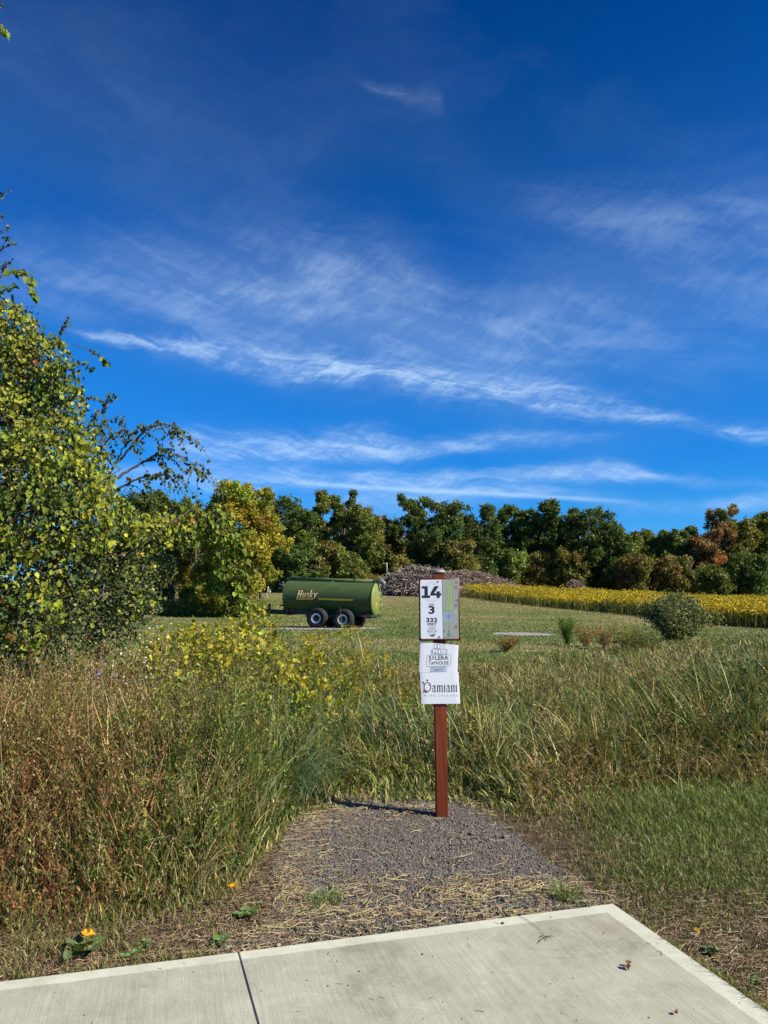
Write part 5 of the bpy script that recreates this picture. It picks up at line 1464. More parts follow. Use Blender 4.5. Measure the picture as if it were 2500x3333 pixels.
def text_poly(flat, s, cx, cz, h, w, y, col, bold=.0, rot=0.0, shear=0.0, spacing=1.0):
    """built-in font, fitted to height h and width w, centred"""
    cu = bpy.data.curves.new('txt', 'FONT'); cu.body = s; cu.resolution_u = 3; cu.offset = bold; cu.shear = shear; cu.space_character = spacing
    o = bpy.data.objects.new('txt', cu); COL.objects.link(o)
    bpy.context.view_layer.update()
    me = bpy.data.meshes.new_from_object(o.evaluated_get(bpy.context.evaluated_depsgraph_get()))
    V = np.array([list(v.co) for v in me.vertices]); F = [list(p.vertices) for p in me.polygons]
    bpy.data.objects.remove(o); bpy.data.curves.remove(cu); bpy.data.meshes.remove(me)
    mn, mx = V.min(0), V.max(0)
    X = (V[:, 0] - (mn[0] + mx[0]) / 2) / (mx[0] - mn[0]) * w; Z = (V[:, 1] - (mn[1] + mx[1]) / 2) / (mx[1] - mn[1]) * h
    c, s_ = math.cos(rot), math.sin(rot); Xr = X * c - Z * s_; Zr = X * s_ + Z * c
    V2 = np.stack([cx + Xr, np.full(len(X), y), cz + Zr], 1)
    by = {}
    for f in F: by.setdefault(len(f), []).append(f)
    flat.g.add(V2, [np.array(v) for v in by.values()], np.array(col))

# frame, panel, prints
fr = Flat(); YF = FY - .003
bb = Geo(); box_geo(bb, sx(228), sx(1310), FY - .012, FY - .001, sz(2005), sz(360), (.060, .018, .020))
bb.build('sign_frame', M_PRINT, post)
fr = Flat(); fr.poly(rrect(sx(258), sx(1282), sz(1968), sz(388), .013), FY - .0128, (.45, .15, .09)); fr.g.build('frame_trim', M_PRINT, post)
fr = Flat(); fr.poly(rrect(sx(272), sx(1268), sz(1950), sz(405), .011), FY - .0134, (.74, .78, .84)); fr.g.build('sign_panel', M_PRINT, post)
# course map on the right part
mp = Flat(); yb = FY - .01355
MAPG = (.34, .37, .33)
mp.poly([(sx(858), sz(405)), (sx(1225), sz(405)), (sx(1255), sz(420)), (sx(1268), sz(448)), (sx(1268), sz(1905)), (sx(1255), sz(1935)), (sx(1225), sz(1948)), (sx(862), sz(1948))], yb, MAPG)
fair = [(885, 1245), (940, 1160), (975, 1020), (985, 850), (985, 700), (975, 600), (955, 550), (965, 490), (1010, 455), (1060, 448), (1110, 465), (1140, 515), (1135, 580), (1118, 640), (1112, 850), (1125, 1000), (1150, 1110), (1140, 1180), (1100, 1215), (1040, 1205), (985, 1210), (920, 1245)]
mp.poly([(sx(a), sz(b_)) for a, b_ in circ(985, 1390, 115, 125)], yb - .00008, (.30, .40, .52))
mp.poly([(sx(a), sz(b_)) for a, b_ in circ(1010, 1370, 75, 70)], yb - .00016, (.22, .33, .50))
mp.poly([(sx(a), sz(b_)) for a, b_ in fair], yb - .00024, (.36, .44, .20))
mp.ring([(sx(a), sz(b_)) for a, b_ in fair], .0016, yb - .00032, (.13, .17, .09))
mp.ring([(sx(a), sz(b_)) for a, b_ in circ(1057, 530, 18, 18, 14)], .0018, yb - .0004, (.03, .03, .03))
for k_ in range(26):
    f0 = k_ / 26; f1 = f0 + .026; A = (1048, 580); B_ = (1008, 1760)
    mp.ring([(sx(A[0] + (B_[0] - A[0]) * f0), sz(A[1] + (B_[1] - A[1]) * f0)), (sx(A[0] + (B_[0] - A[0]) * f1), sz(A[1] + (B_[1] - A[1]) * f1))], .0018, yb - .0004, (.04, .04, .05), closed=False)
mp.poly([(sx(a), sz(b_)) for a, b_ in [(1002, 1745), (1020, 1745), (1018, 1812), (1004, 1812)]], yb - .0004, (.02, .02, .02))
for a, b_, r, c in [(1225, 480, 34, 0), (1210, 610, 44, 0), (1235, 960, 42, 0), (1212, 1085, 44, 0), (1198, 1650, 48, 0), (1015, 1865, 48, 0), (915, 1860, 62, 1), (1165, 1850, 55, 1), (1200, 1510, 62, 1), (1200, 1260, 55, 2), (880, 1750, 28, 0)]:
    pts = [(min(q[0], 1264), min(q[1], 1942)) for q in circ(a, b_, r, r, 20)]
    pts = [q for i, q in enumerate(pts) if q != pts[i - 1]]
    mp.poly([(sx(p), sz(q)) for p, q in pts], yb - .00024 - (.00005 if a < 900 else 0), [(.22, .26, .20), (.38, .41, .36), (.42, .45, .43)][c])
    mp.ring([(sx(p), sz(q)) for p, q in pts], .0012, yb - .00036, (.12, .15, .12))
mp.g.build('course_map', M_PRINT, post)
# lettering
le = Flat(); y1 = FY - .01352; y2 = FY - .01362; INK = (.030, .022, .045)
for r, wd, cc in ((255, .0028, (.62, .50, .54)), (228, .0012, (.60, .55, .62)), (205, .0016, (.66, .60, .66))):
    le.ring([(sx(a), sz(b_)) for a, b_ in circ(563, 727, r, r, 48)], wd, y1, cc)
le.ring([(sx(a), sz(b_)) for a, b_ in [(500, 520), (530, 600), (563, 700), (560, 830), (640, 920)]], .002, y1 - .00003, (.6, .6, .68), closed=False)
le.ring([(sx(a), sz(b_)) for a, b_ in [(650, 530), (600, 600), (563, 700)]], .002, y1 - .00003, (.6, .6, .68), closed=False)
le.poly([(sx(a), sz(b_)) for a, b_ in [(308, 572), (470, 572), (470, 818), (530, 818), (530, 885), (302, 885), (302, 818), (378, 818), (378, 635), (308, 635)]], y2, INK)
le.poly([(sx(a), sz(b_)) for a, b_ in [(645, 572), (762, 572), (640, 760), (700, 760), (700, 708), (785, 708), (785, 760), (828, 760), (828, 822), (785, 822), (785, 885), (700, 885), (700, 822), (534, 822), (534, 768)]], y2 - .00004, INK)
text_poly(le, 'PAR', sx(565), sz(1055), 44 * K_, 138 * K_, y2, (.03, .03, .05), .02)
text_poly(le, '3', sx(562), sz(1198), 218 * K_, 165 * K_, y2, INK, .035)
text_poly(le, '332', sx(565), sz(1463), 118 * K_, 300 * K_, y2, (.02, .02, .03), .035)
text_poly(le, 'FEET', sx(570), sz(1573), 68 * K_, 246 * K_, y2, (.02, .02, .03), .03)
shield = [(475, 1642), (668, 1642), (668, 1720), (660, 1790), (664, 1835), (640, 1868), (572, 1908), (505, 1868), (478, 1835), (482, 1790), (475, 1720)]
le.ring([(sx(a), sz(b_)) for a, b_ in shield], .0022, y2, (.10, .11, .16))
text_poly(le, 'BEER', sx(572), sz(1718), 36 * K_, 148 * K_, y2, (.50, .25, .25), .01)
text_poly(le, 'MOUNTAIN', sx(572), sz(1760), 36 * K_, 262 * K_, y2, (.25, .2, .26), .01)
text_poly(le, 'DISC GOLF', sx(572), sz(1803), 26 * K_, 150 * K_, y2, (.08, .09, .14), .01)
for k_, yy in enumerate((1668, 1684)): le.poly([(sx(500), sz(yy - 5)), (sx(648), sz(yy - 5)), (sx(648), sz(yy + 4)), (sx(500), sz(yy + 4))], y2, (.25, .27, .34))
le.poly([(sx(a), sz(b_)) for a, b_ in [(505, 1862), (560, 1846), (600, 1838), (630, 1826), (632, 1866), (575, 1898), (520, 1872)]], y2, (.06, .07, .11))
le.poly([(sx(850), sz(405)), (sx(858), sz(405)), (sx(866), sz(1948)), (sx(858), sz(1948))], y2 - .0006, (.16, .17, .18))
le.g.build('lettering', M_PRINT, post)
def screw(zx, zy, parent):
    g = Geo(); m = 10; V = [[0, -.004, 0]]
    for r, yy in ((.0045, -.0032), (.006, 0)):
        for i in range(m): V.append([r * math.cos(i / m * 6.283), yy, r * math.sin(i / m * 6.283)])
    F3 = [[0, 1 + i, 1 + (i + 1) % m] for i in range(m)]; F4 = [[1 + i, 1 + m + i, 1 + m + (i + 1) % m, 1 + (i + 1) % m] for i in range(m)]
    g.add(V, [np.array(F3), np.array(F4)], np.array([.10, .08, .075])); o = g.build('screw', M_METAL, parent); o.location = (sx(zx), FY - .0142, sz(zy))
screw(745, 455, post); screw(760, 1905, post)

# two sheets of paper stapled to the post
def paper(name, corners, label, seed, yoff, draw):
    """corners in enlarged-sign pixels: TL TR BR BL"""
    root = empty(name, PB, label, 'notice'); root.rotation_euler = (0, TILT, 0)
    c = [np.array([sx(a), sz(b_)]) for a, b_ in corners]; n, m = 15, 12; g = Geo(); V = []
    for j in range(m):
        for i in range(n):
            u, v = i / (n - 1), j / (m - 1)
            p = (c[0] * (1 - u) + c[1] * u) * (1 - v) + (c[3] * (1 - u) + c[2] * u) * v
            e = max(0, abs(u - .5) - .42) / .08
            V.append([p[0], yoff + .0025 * e ** 2 , p[1]])
    F = [[j * n + i, (j + 1) * n + i, (j + 1) * n + i + 1, j * n + i + 1] for j in range(m - 1) for i in range(n - 1)]
    g.add(V, np.array(F), np.array([.80, .81, .85])); o = g.build('sheet', M_PAPER, root, smooth=True)
    fl = Flat(); draw(fl, yoff); fl.g.build('lettering', M_PRINT, root)
    return root
def S2(p): return (sx(p[0]), sz(p[1] + 1825))
def draw_tap(f, y):
    y -= .0003; BL = (.045, .05, .07); GRY = (.50, .56, .68); ROT = .045
    def q(*pts): return [S2(p) for p in pts]
    f.poly(q((530, 560), (538, 440), (560, 415), (925, 402), (958, 412), (962, 445), (950, 545)), y, GRY)
    f.ring(q((530, 560), (538, 440), (560, 415), (925, 402), (958, 412), (962, 445), (950, 545)), .0022, y - .00006, BL)
    f.poly(q((508, 850), (938, 838), (932, 978), (502, 988)), y, GRY); f.ring(q((508, 850), (938, 838), (932, 978), (502, 988)), .0022, y - .00006, BL)
    bx = q((415, 840), (428, 580), (455, 565), (1035, 540), (1055, 556), (1045, 812), (1020, 834), (435, 858))
    f.poly(bx, y - .00012, (.80, .81, .85)); f.ring(bx, .0024, y - .00018, BL)
    for cx, cy, L_ in [(655, 330, 0), (740, 335, 110), (610, 440, 0), (680, 455, 0), (760, 465, 125)]:      # barrels
        rx, rz = 36, 62
        body = [(cx, cy - rz), (cx + 40 + L_, cy - rz + 6), (cx + 60 + L_, cy - 20), (cx + 58 + L_, cy + 30), (cx + 35 + L_, cy + rz - 8), (cx, cy + rz)]
        o = .00001 * (cx % 7)
        f.poly(q(*body), y - .00024 - o, (.80, .81, .85)); f.ring(q(*body), .0018, y - .000054 - o, BL)
        f.poly(q(*circ(cx, cy, rx, rz, 20)), y - .00044 - o, (.84, .85, .88)); f.ring(q(*circ(cx, cy, rx, rz, 20)), .0026, y - .00054 - o, BL)
        if L_:
            for dx in (52, 105, 145): f.ring(q((cx + dx, cy - rz + 8), (cx + dx + 12, cy), (cx + dx, cy + rz - 8)), .0014, y - .00044, BL, closed=False)
    y3 = y - .00024
    def tx(s, a, b_, h, w, **k): p = S2((a, b_)); text_poly(f, s, p[0], p[1], h * K_, w * K_, y3, (.02, .02, .03), rot=ROT * .5, **k)
    tx('S', 508, 640, 118, 72, bold=.02); tx('o', 592, 618, 62, 62, bold=.03); tx('LERA', 818, 625, 118, 345, bold=.02)
    f.poly(q((560, 668), (625, 664), (625, 676), (560, 680)), y3, (.02, .02, .03))
    tx('TAPHOUSE', 730, 762, 92, 530, bold=.015)
    tx('pub fare, craft beer & spirits', 718, 888, 26, 350, bold=.01); tx('BURDETT, NY', 716, 942, 34, 235, bold=.03)
def draw_wine(f, y):
    y -= .0003; RB = (.17, .055, .05); K = (.012, .012, .015)
    def q(*pts): return [S2(p) for p in pts]
    f.ring([S2((428 + 88 * math.cos(a), 1375 - 112 * math.sin(a))) for a in np.linspace(-2.5, 2.75, 26)], .0072, y, RB, closed=False)
    f.poly(q((325, 1270), (352, 1290), (356, 1400), (350, 1470), (368, 1500), (330, 1508), (326, 1440), (330, 1360)), y - .00005, RB)
    for a, b_, r in [(318, 1258, 24), (425, 1205, 26), (330, 1500, 22), (385, 1500, 30), (345, 1300, 18), (425, 1515, 14), (470, 1330, 16), (505, 1430, 14), (372, 1520, 16)]:
        f.poly(q(*circ(a, b_, r, r * .9, 9)), y - .00010 - r * .000002 - a * .0000003, RB)
    f.poly(q((425, 1172), (450, 1215), (432, 1235), (400, 1215)), y - .00016, (.10, .05, .05))
    cnt = [0]
    def stem(x, y0=1335, y1=1512, w=26, dx=0):
        cnt[0] += 1
        f.poly(q((x - 4, y0 + 18), (x + w * .5, y0 - 8), (x + w + 6, y0 + 14), (x + w, y0 + 34), (x + w + dx, y1 - 30), (x + w + 12 + dx, y1 - 18), (x + w * .55 + dx, y1 + 6), (x - 4 + dx, y1 - 16), (x + dx, y1 - 34), (x, y0 + 34)), y - .00004 * (cnt[0] % 2), K)
    def link_(xa, xb, yt=1336): f.poly(q((xa, yt + 18), (xb, yt - 6), (xb + 8, yt + 6), (xa + 8, yt + 32)), y - .0001, K)
    def aa(x):
        stem(x + 58); link_(x + 15, x + 70, 1334)
        f.ring(q((x + 62, 1405), (x + 28, 1400), (x + 6, 1425), (x + 10, 1480), (x + 35, 1508), (x + 64, 1488)), .0045, y - .00012, K, closed=False)
        f.ring(q((x + 8, 1370), (x + 30, 1336)), .0045, y - .00012, K, closed=False)
    def ii(x): stem(x); f.poly(q((x + 2, 1296), (x + 30, 1276), (x + 36, 1284), (x + 12, 1306)), y, K)
    aa(552); stem(680); link_(700, 738); stem(738); link_(760, 800); stem(800); ii(866); aa(925); stem(1050); link_(1072, 1112); stem(1112); ii(1172)
    for ch, xx in zip('WINECELLARS', (352, 442, 520, 604, 735, 815, 888, 965, 1042, 1120, 1198)):
        p = S2((xx, 1600)); text_poly(f, ch, p[0], p[1], 46 * K_, (48 if ch == 'W' else (9 if ch == 'I' else 33)) * K_, y, (.20, .19, .20))
    for xx, yy in ((770, 1018), (797, 1782)): f.poly(q((xx - 18, yy - 3), (xx + 18, yy - 5), (xx + 18, yy + 2), (xx - 18, yy + 4)), y, (.35, .35, .37))
paper('paper_notice', [(258, 2037), (1265, 2125), (1228, 2823), (215, 2825)], 'upper white paper notice with taphouse logo stapled below the framed sign', 1, FY - .004, draw_tap)
paper('paper_notice', [(238, 2830), (1250, 2820), (1283, 3635), (268, 3637)], 'lower white paper notice with blackletter wine cellar name', 2, FY - .0105, draw_wine)

# ------------------------------------------------------------------ slurry tanker
def lathe(g, prof, axis='x', n=40, col=(.1, .1, .1), c=(0, 0, 0)):
    """prof: (along, radius)"""
    V = []; th = np.arange(n) * 2 * np.pi / n; m = len(prof); C = []
    for a, r in prof:
        for q in th:
            if axis == 'x': V.append([a + c[0], r * math.cos(q) + c[1], r * math.sin(q) + c[2]])
            else: V.append([r * math.cos(q) + c[0], a + c[1], r * math.sin(q) + c[2]])
    F = [[i * n + j, i * n + (j + 1) % n, (i + 1) * n + (j + 1) % n, (i + 1) * n + j] for i in range(m - 1) for j in range(n)]
    g.add(V, np.array(F), np.array(col))

def tanker():
    A = gr(1040, 2046); Y0 = 37.6; X0 = (1078 - CX) / FPX * Y0
    root = empty('slurry_tanker', (X0, Y0, 0.0), 'green cylindrical slurry tanker trailer with yellow stripe parked on the meadow', 'tanker trailer', rz=0)
    root.rotation_euler = (0, math.radians(1.9), -math.radians(17))
    Lh, R, zc = 2.36, .80, 1.52; GREEN = (.062, .096, .030)
    def side(zx, zy, dy=0.0):  # enlarged-photo pixels on the near side -> local x, angle on the barrel
        x = (zx - 848) / 515 * Lh; s = (388 + (zx - 848) * .035 - zy) / 3.607 * .0157
        a = math.asin(max(-.98, min(.98, s / R))); rr = R + .006 + dy
        return x, -rr * math.cos(a), zc + rr * math.sin(a)
    g = Geo(); n = 56
    prof = [(-Lh - .10, 0.0), (-Lh - .10, .25), (-Lh - .085, .5), (-Lh - .05, .68), (-Lh, R)]
    lathe(g, prof, 'x', n, (.05, .11, .035), (0, 0, zc))
    prof = [(-Lh, R)] + [(x, R) for x in np.linspace(-Lh + .3, Lh - .3, 9)] + [(Lh, R)]
    lathe(g, prof, 'x', n, GREEN, (0, 0, zc))
    o = g.build('tank', M_PAINT, root, smooth=True)
    g = Geo(); lathe(g, [(Lh, R - .001), (Lh + .06, R * .93), (Lh + .11, R * .72), (Lh + .14, R * .4), (Lh + .15, .001)], 'x', n, (.20, .225, .055), (0, 0, zc))  # sunlit end: its brightness is put into a paler green than the barrel
    lathe(g, [(Lh - .03, R + .001), (Lh - .03, R + .022), (Lh + .02, R + .022), (Lh + .02, R)], 'x', n, (.09, .16, .04), (0, 0, zc))
    g.build('rear_cap', M_PAINT, root, smooth=False)
    for xx in (-Lh + .02, -.78, .78):
        g = Geo(); lathe(g, [(xx - .015, R), (xx - .01, R + .003), (xx + .01, R + .003), (xx + .015, R)], 'x', n, (.066, .116, .036), (0, 0, zc)); g.build('weld_band', M_PAINT, root, smooth=True)
    # top pipe with end elbow
    g = Geo(); zp = zc + R + .085
    tube(g, [np.array([-Lh - .02, 0, zp]), np.array([0, 0, zp]), np.array([Lh + .02, 0, zp])], .095, .095, np.array([.085, .125, .045]), 16)
    g.build('top_pipe', M_PAINT, root, smooth=True)
    g = Geo(); tube(g, [np.array([-Lh - .02, 0, zp]), np.array([-Lh - .15, 0, zp - .04]), np.array([-Lh - .2, 0, zp - .25]), np.array([-Lh - .2, 0, zc - .3]), np.array([-Lh - .2, 0, zc - .75])], .09, .08, np.array([.035, .05, .03]), 12); g.build('front_pipe', M_METAL, root, smooth=True)
    g = Geo(); tube(g, [np.array([Lh + .0, 0, zp]), np.array([Lh + .18, 0, zp + .02]), np.array([Lh + .34, .05, zp - .05]), np.array([Lh + .38, .05, zp - .25])], .10, .13, np.array([.16, .16, .15]), 12); g.build('rear_elbow', M_METAL, root, smooth=True)
    for xx in (-Lh + .12, .78 + .45, Lh - .06):
        bev_box('pipe_clamp', (.05, .24, .26), (xx, 0, zp - .02), M_METAL, root, (.03, .035, .03), .01)
    # vent hatch
    g = Geo(); hx = side(858, 225)[0]; g.add([[hx - .13, -.22, zc + R * .955], [hx + .13, -.22, zc + R * .955], [hx + .13, -.02, zc + R + .01], [hx - .13, -.02, zc + R + .01], [hx, -.12, zc + R + .06]], [np.array([[0, 1, 4], [1, 2, 4], [2, 3, 4], [3, 0, 4]])], np.array([.05, .09, .03])); g.build('hatch', M_PAINT, root)
    # decals wrapped on the barrel
    def wrap(polys, name, lift, col):
        g = Geo()
        for k, pts in enumerate(polys):
            bm_ = bmesh.new(); f = bm_.faces.new([bm_.verts.new((p[0], p[1], 0)) for p in pts]); bm_.normal_update()
            bmesh.ops.triangulate(bm_, faces=[f], ngon_method='EAR_CLIP')
            for yy in range(200, 460, 12):
                bmesh.ops.bisect_plane(bm_, geom=list(bm_.verts) + list(bm_.edges) + list(bm_.faces), plane_co=(0, yy, 0), plane_no=(0, 1, 0))
            bm_.verts.index_update()
            V = np.array([side(v.co.x, v.co.y, lift) for v in bm_.verts]); by = {}
            for f_ in bm_.faces: by.setdefault(len(f_.verts), []).append([v.index for v in f_.verts])
            bm_.free(); g.add(V, [np.array(v) for v in by.values()], np.array(col))
        return g.build(name, M_PAINT, root)
    def sh(p): return (p[0] + (385 - p[1]) * .22, p[1])
    def glyphs(dx=0, dy=0, grow=0.0):
        out = []
        def rc(x0, x1, y0, y1): out.append([sh((a + dx, b_ + dy)) for a, b_ in ((x0 - grow, y0 - grow), (x1 + grow, y0 - grow), (x1 + grow, y1 + grow), (x0 - grow, y1 + grow))])
        # H
        rc(508, 522, 306, 385); rc(540, 554, 306, 385); rc(522, 540, 339, 351)
        for x in (503, 536): rc(x, x + 23, 306, 313); rc(x, x + 23, 378, 385)
        # u
        rc(568, 579, 334, 378); rc(579, 592, 375, 385); rc(592, 603, 334, 385); rc(563, 570, 334, 341); rc(587, 594, 334, 341); rc(601, 608, 378, 385); rc(571, 581, 374, 384)
        # s
        rc(618, 640, 334, 342); rc(615, 625, 340, 358); rc(620, 638, 354, 362); rc(634, 643, 360, 380); rc(616, 640, 377, 385)
        # k
        rc(652, 663, 306, 385); rc(647, 654, 306, 313); rc(647, 668, 379, 385)
        out.append([sh((a + dx, b_ + dy)) for a, b_ in ((662, 356), (680, 335), (690, 335), (672, 360), (692, 385), (679, 385), (663, 366))])
        # y
        out.append([sh((a + dx, b_ + dy)) for a, b_ in ((696, 334), (708, 334), (718, 366), (726, 334), (738, 334), (722, 392), (708, 402), (694, 402), (694, 394), (706, 393), (712, 384))])
        return out
    ol = [sh(p) for p in ((496, 298), (570, 298), (572, 325), (640, 325), (642, 298), (672, 298), (676, 325), (745, 325), (745, 410), (690, 412), (686, 392), (496, 392))]
    wrap([ol], 'logo_shadow', .004, (.085, .050, .022))
    wrap(glyphs(), 'logo_lettering', .010, (.85, .70, .34))
    wrap([[(498, 390), (700, 390), (698, 412), (496, 412)], [(757, 392), (1163, 404), (1160, 425), (756, 412)]], 'stripe', .007, (.95, .52, .05))
    wrap([[(340, 384), (374, 384), (374, 392), (340, 392)]], 'reflector', .004, (.30, .38, .32))
    wrap([[(1278, 412), (1345, 410), (1345, 424), (1278, 424)]], 'red_reflector', .004, (.34, .035, .025))
    # ladder on the rear
    g = Geo(); xl = Lh + .20
    for k_, z in enumerate((.52, .22, -.08, -.38)):
        hw = .13
        for a, b_ in (((xl - .12, .30 - hw, z), (xl, .30 - hw, z)), ((xl, .30 - hw, z), (xl, .30 + hw, z)), ((xl, .30 + hw, z), (xl - .16, .30 + hw, z)), ((xl, .30 - hw, z - .0), (xl, .30 - hw, z - .14)), ((xl - .1, .30 - hw, z - .14), (xl, .30 - hw, z - .14))):
            segs(g, [[a[0], a[1], a[2] + zc]], [[b_[0], b_[1], b_[2] + zc]], .013, .013, np.array([.07, .10, .035]), 6)
    g.build('ladder', M_METAL, root)
    g = Geo(); xs = Lh + .135
    g.add([[xs, -.42, zc - .28], [xs, -.12, zc - .28], [xs, -.16, zc - .22], [xs, -.24, zc + .10], [xs, -.30, zc + .10], [xs, -.40, zc - .22]], [np.array([[0, 1, 2, 3, 4, 5]])], np.array([.95, .40, .02]))
    g.add([[xs - .004, -.42, zc - .28], [xs - .004, -.12, zc - .28], [xs - .004, -.24, zc + .10], [xs - .004, -.30, zc + .10]], [np.array([[3, 2, 1, 0]])], np.array([.3, .03, .02]))
    g.build('slow_vehicle_triangle', M_PRINT, root)
    g = Geo(); box_geo(g, Lh + .10, Lh + .145, .02, .17, zc + .33, zc + .50, (.75, .78, .74)); g.build('label_plate', M_PRINT, root)
    g = Geo(); g.add([[Lh + .17, .40, zc - .30], [Lh + .17, .52, zc - .16], [Lh + .165, .54, zc - .20], [Lh + .165, .44, zc - .34]], [np.array([[0, 1, 2, 3]])], np.array([.8, .82, .76])); g.build('white_sticker', M_PRINT, root)
    # frame
    FR = (.025, .045, .030)
    for s_ in (-1, 1):
        bev_box('frame_rail', (2 * Lh - .1, .12, .22), (0, s_ * .42, zc - R + .02), M_METAL, root, FR, .01)
        bev_box('axle_beam', (2.2, .12, .14), (-.0, s_ * .62, .60), M_METAL, root, (.03, .07, .045), .01)
    for xx in (-Lh + .22, 0, Lh - .22): bev_box('cradle', (.14, 1.2, .40), (xx, 0, zc - R + .05), M_METAL, root, FR, .01)
    bev_box('bumper', (.12, 1.7, .10), (Lh - .04, 0, zc - R - .02), M_METAL, root, (.03, .05, .045), .01)
    bev_box('tail_reflector', (.34, .02, .08), (Lh - .24, -.85, zc - R - .02), M_PRINT, root, (.36, .03, .03), .004)
    bev_box('white_reflector', (.16, .02, .06), (-Lh + .2, -.56, zc - R + .12), M_PRINT, root, (.6, .6, .62), .004)
    bev_box('red_marker', (.2, .02, .06), (-Lh + .42, -.56, zc - R + .12), M_PRINT, root, (.3, .02, .05), .004)
    g = Geo()
    for s_ in (-.1, .06): tube(g, [np.array([Lh + .02, s_ - .5, zc - R - .05]), np.array([Lh + .10, s_ - .5, zc - R - .2]), np.array([Lh + .02, s_ - .5, zc - R - .3]), np.array([Lh + .12, s_ - .5, zc - R - .42])], .012, .010, np.array([.08, .08, .08]), 5)
    g.build('safety_chain', M_METAL, root)
    # drawbar, hitch, jack
    g = Geo(); box_geo(g, -Lh - 1.25, -Lh + .35, -.10, .10, .58, .80, FR); g.build('drawbar', M_METAL, root)
    g = Geo()
    for s_ in (-1, 1): segs(g, [[-Lh - .95, s_ * .12, .69]], [[-Lh + .35, s_ * .45, .74]], .07, .07, np.array(FR), 6)
    g.build('drawbar_brace', M_METAL, root)
    g = Geo(); tube(g, [np.array([-Lh - 1.24, 0, .69]), np.array([-Lh - 1.42, 0, .69])], .05, .035, np.array([.09, .085, .08]), 8); g.build('hitch', M_METAL, root)
    bev_box('jack_stand', (.10, .10, .62), (-Lh - .98, -.20, .76), M_METAL, root, (.02, .022, .02), .01)
    g = Geo(); tube(g, [np.array([-Lh - .25, 0, 1.05]), np.array([-Lh - .42, -.02, 1.02]), np.array([-Lh - .5, -.02, 1.0])], .05, .03, np.array([.04, .045, .04]), 8); g.build('valve', M_METAL, root)
    # wheels
    tyre = [(-.18, .265), (-.19, .30), (-.20, .36), (-.205, .44), (-.19, .50), (-.15, .53), (-.08, .545), (0, .55), (.08, .545), (.15, .53), (.19, .50), (.205, .44), (.20, .36), (.19, .30), (.18, .265)]
    def wheel(x, s_):
        w = bpy.data.objects.new('wheel', None); w.empty_display_size = .1; link(w, root); w.location = (x, s_ * .93, .50); w.scale = (.91, 1, .91)
        g = Geo(); lathe(g, tyre, 'y', 44, (.020, .020, .022))
        for k in range(-2, 3):   # ribs of the tread
            lathe(g, [(k * .062 - .02, .54), (k * .062 - .018, .562), (k * .062 + .018, .562), (k * .062 + .02, .54)], 'y', 44, (.035, .034, .034))
        for r_ in (.40, .46): lathe(g, [(s_ * .196 , r_ - .008), (s_ * .212, r_), (s_ * .196, r_ + .008)], 'y', 44, (.032, .032, .034))
        g.build('tyre', M_RUBBER, w, smooth=True)
        g = Geo(); lathe(g, [(s_ * .182, .272), (s_ * .197, .262), (s_ * .17, .25), (s_ * .14, .235), (s_ * .115, .19), (s_ * .11, .16)], 'y', 40, (.92, .92, .90)); g.build('rim', M_PAINT, w, smooth=True)
        g = Geo(); lathe(g, [(s_ * .118, .185), (s_ * .124, .17), (s_ * .126, .10), (s_ * .16, .085), (s_ * .17, .001)], 'y', 24, (.035, .045, .04))
        for k in range(8):
            a = k / 8 * 6.283; segs(g, [[.13 * math.cos(a), s_ * .12, .13 * math.sin(a)]], [[.13 * math.cos(a), s_ * .15, .13 * math.sin(a)]], .014, .012, np.array([.02, .02, .02]), 6)
        g.build('hub', M_METAL, w)
        return w
    for x in (-.36, 1.02):
        for s_ in (-1, 1): wheel(x, s_)
    return root
tanker()

# ------------------------------------------------------------------ flag pole, person, far bits
def flag():
    Y = 62; a = at(868, 1973, Y); b_ = at(872, 1908, Y)
    root = empty('marker_flag', a, 'small white flag on a thin pale pole left of the tanker', 'flag')
    H = b_.z - a.z; g = Geo(); tube(g, [np.array([0, 0, -.1]), np.array([.03, 0, H * .6]), np.array([.10, 0, H])], .022, .018, np.array([.60, .55, .42]), 7); g.build('pole', M_CLOTH, root)
    g = Geo(); n, m = 6, 8; V = []
    for j in range(m):
        for i in range(n):
            u, v = i / (n - 1), j / (m - 1)
            V.append([.10 + u * .26 * (.35 + .65 * min(1, v * 1.3)) * (1 - .25 * max(0, v - .7) / .3), .03 * math.sin(u * 5 + v), H - v * .46 - u * .10])
    g.add(V, np.array([[j * n + i, j * n + i + 1, (j + 1) * n + i + 1, (j + 1) * n + i] for j in range(m - 1) for i in range(n - 1)]), np.array([.82, .78, .66])); g.build('flag_cloth', M_CLOTH, root, smooth=True)
flag()

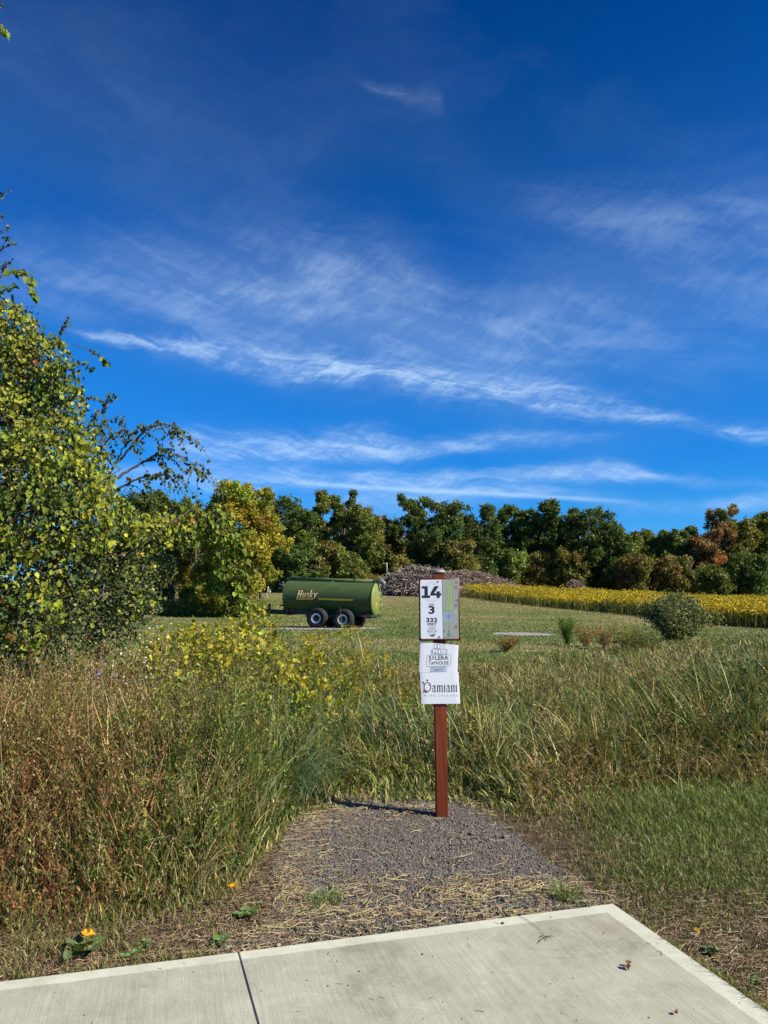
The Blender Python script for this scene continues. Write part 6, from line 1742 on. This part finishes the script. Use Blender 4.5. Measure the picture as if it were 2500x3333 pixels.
def person(px, foot, head, Y, label, shirt, trousers, seed, lean=0):
    a = at(px, foot, Y); b_ = at(px, head, Y); H = b_.z - a.z; k = H / 1.75
    root = empty('person', a, label, 'person'); 
    def skin(name, verts, edges, radii, mat, sub=2, par=root):
        me = bpy.data.meshes.new(name); me.from_pydata([tuple(np.array(v) * k) for v in verts], edges, []); o = bpy.data.objects.new(name, me); link(o)
        md = o.modifiers.new('s', 'SKIN'); ms = o.modifiers.new('u', 'SUBSURF'); ms.levels = sub; ms.render_levels = sub
        for i, r in enumerate(radii): me.skin_vertices[0].data[i].radius = (r[0] * k, r[1] * k)
        me.skin_vertices[0].data[0].use_root = True
        bpy.context.view_layer.update()
        m2 = bpy.data.meshes.new_from_object(o.evaluated_get(bpy.context.evaluated_depsgraph_get()))
        bpy.data.objects.remove(o); m2.materials.clear(); m2.materials.append(mat); m2.name = name
        return link(bpy.data.objects.new(name, m2), par)
    def cm(name, c):
        m, t, b = newmat(name); b.inputs['Base Color'].default_value = (*c, 1); b.inputs['Roughness'].default_value = .8; return m
    sk = cm('skin', (.42, .25, .17))
    v = [(0, 0, .95), (0, 0, 1.12), (0, 0, 1.32), (0, 0, 1.47), (0, -.01, 1.56), (0, -.02, 1.66), (0, -.01, 1.73), (.17, 0, 1.42), (.23, .02, 1.15), (.20, -.12, .95), (-.17, 0, 1.42), (-.24, .02, 1.16), (-.22, -.10, .93),
         (.10, 0, .88), (.11, -.04, .48), (.12, .03, .08), (.13, -.10, .03), (-.10, 0, .88), (-.11, .06, .48), (-.12, .12, .08), (-.13, 0, .03)]
    e = [(0, 1), (1, 2), (2, 3), (3, 4), (4, 5), (5, 6), (3, 7), (7, 8), (8, 9), (3, 10), (10, 11), (11, 12), (0, 13), (13, 14), (14, 15), (15, 16), (0, 17), (17, 18), (18, 19), (19, 20)]
    r = [(.14, .10), (.12, .09), (.16, .10), (.09, .07), (.05, .05), (.085, .10), (.07, .08), (.055, .055), (.042, .042), (.03, .035), (.055, .055), (.042, .042), (.03, .035), (.09, .09), (.06, .065), (.04, .045), (.035, .03), (.09, .09), (.06, .065), (.04, .045), (.035, .03)]
    skin('body', v, e, r, sk)
    skin('shirt', v[:4] + [v[7], (.225, .02, 1.22), v[10], (-.235, .02, 1.22)], [(0, 1), (1, 2), (2, 3), (3, 4), (4, 5), (3, 6), (6, 7)], [(.16, .12), (.14, .11), (.175, .12), (.09, .075), (.07, .07), (.06, .06), (.07, .07), (.06, .06)], cm('shirt_cloth', shirt))
    skin('trousers', [v[0], v[13], (.11, -.04, .50), (.12, .03, .12), v[17], (-.11, .06, .50), (-.12, .12, .12)], [(0, 1), (1, 2), (2, 3), (0, 4), (4, 5), (5, 6)], [(.155, .12), (.10, .10), (.075, .08), (.06, .06), (.10, .10), (.075, .08), (.06, .06)], cm('trouser_cloth', trousers))
    skin('hair', [(0, .015, 1.66), (0, .01, 1.72), (0, .0, 1.75)], [(0, 1), (1, 2)], [(.088, .09), (.085, .095), (.06, .07)], cm('hair_brown', (.05, .03, .02)), 2)
    return root
person(921, 1922, 1892, 88, 'distant person in dark navy clothes standing left of the tanker', (.02, .03, .08), (.02, .025, .05), 1)
person(928, 1920, 1893, 91, 'distant person in a white shirt beside the one in navy', (.65, .68, .75), (.03, .04, .08), 2)

# low white utility box and posts far behind the tanker
def far_post(px, py0, py1, Y, w, col, label, name, cat):
    a = at(px, py1, Y); H = at(px, py0, Y).z - a.z
    o = bev_box(name, (w, w * .8, H + .2), (a.x, a.y, a.z + H / 2 - .1), M_CLOTH, None, col, min(w, .1) * .15); tag(o, label, cat)
far_post(1147, 1870, 1884, 96, .22, (.75, .75, .72), 'small white marker board at the wood edge above the tanker', 'marker_board', 'marker')
for k_, (px, lab) in enumerate([(727, 'thin pale fence post under the large yellow-green tree'), (523, 'thin pale fence post at the left under the saplings')]):
    far_post(px, 1905, 1955, 52, .07, (.32, .29, .25), lab, 'fence_post', 'post')
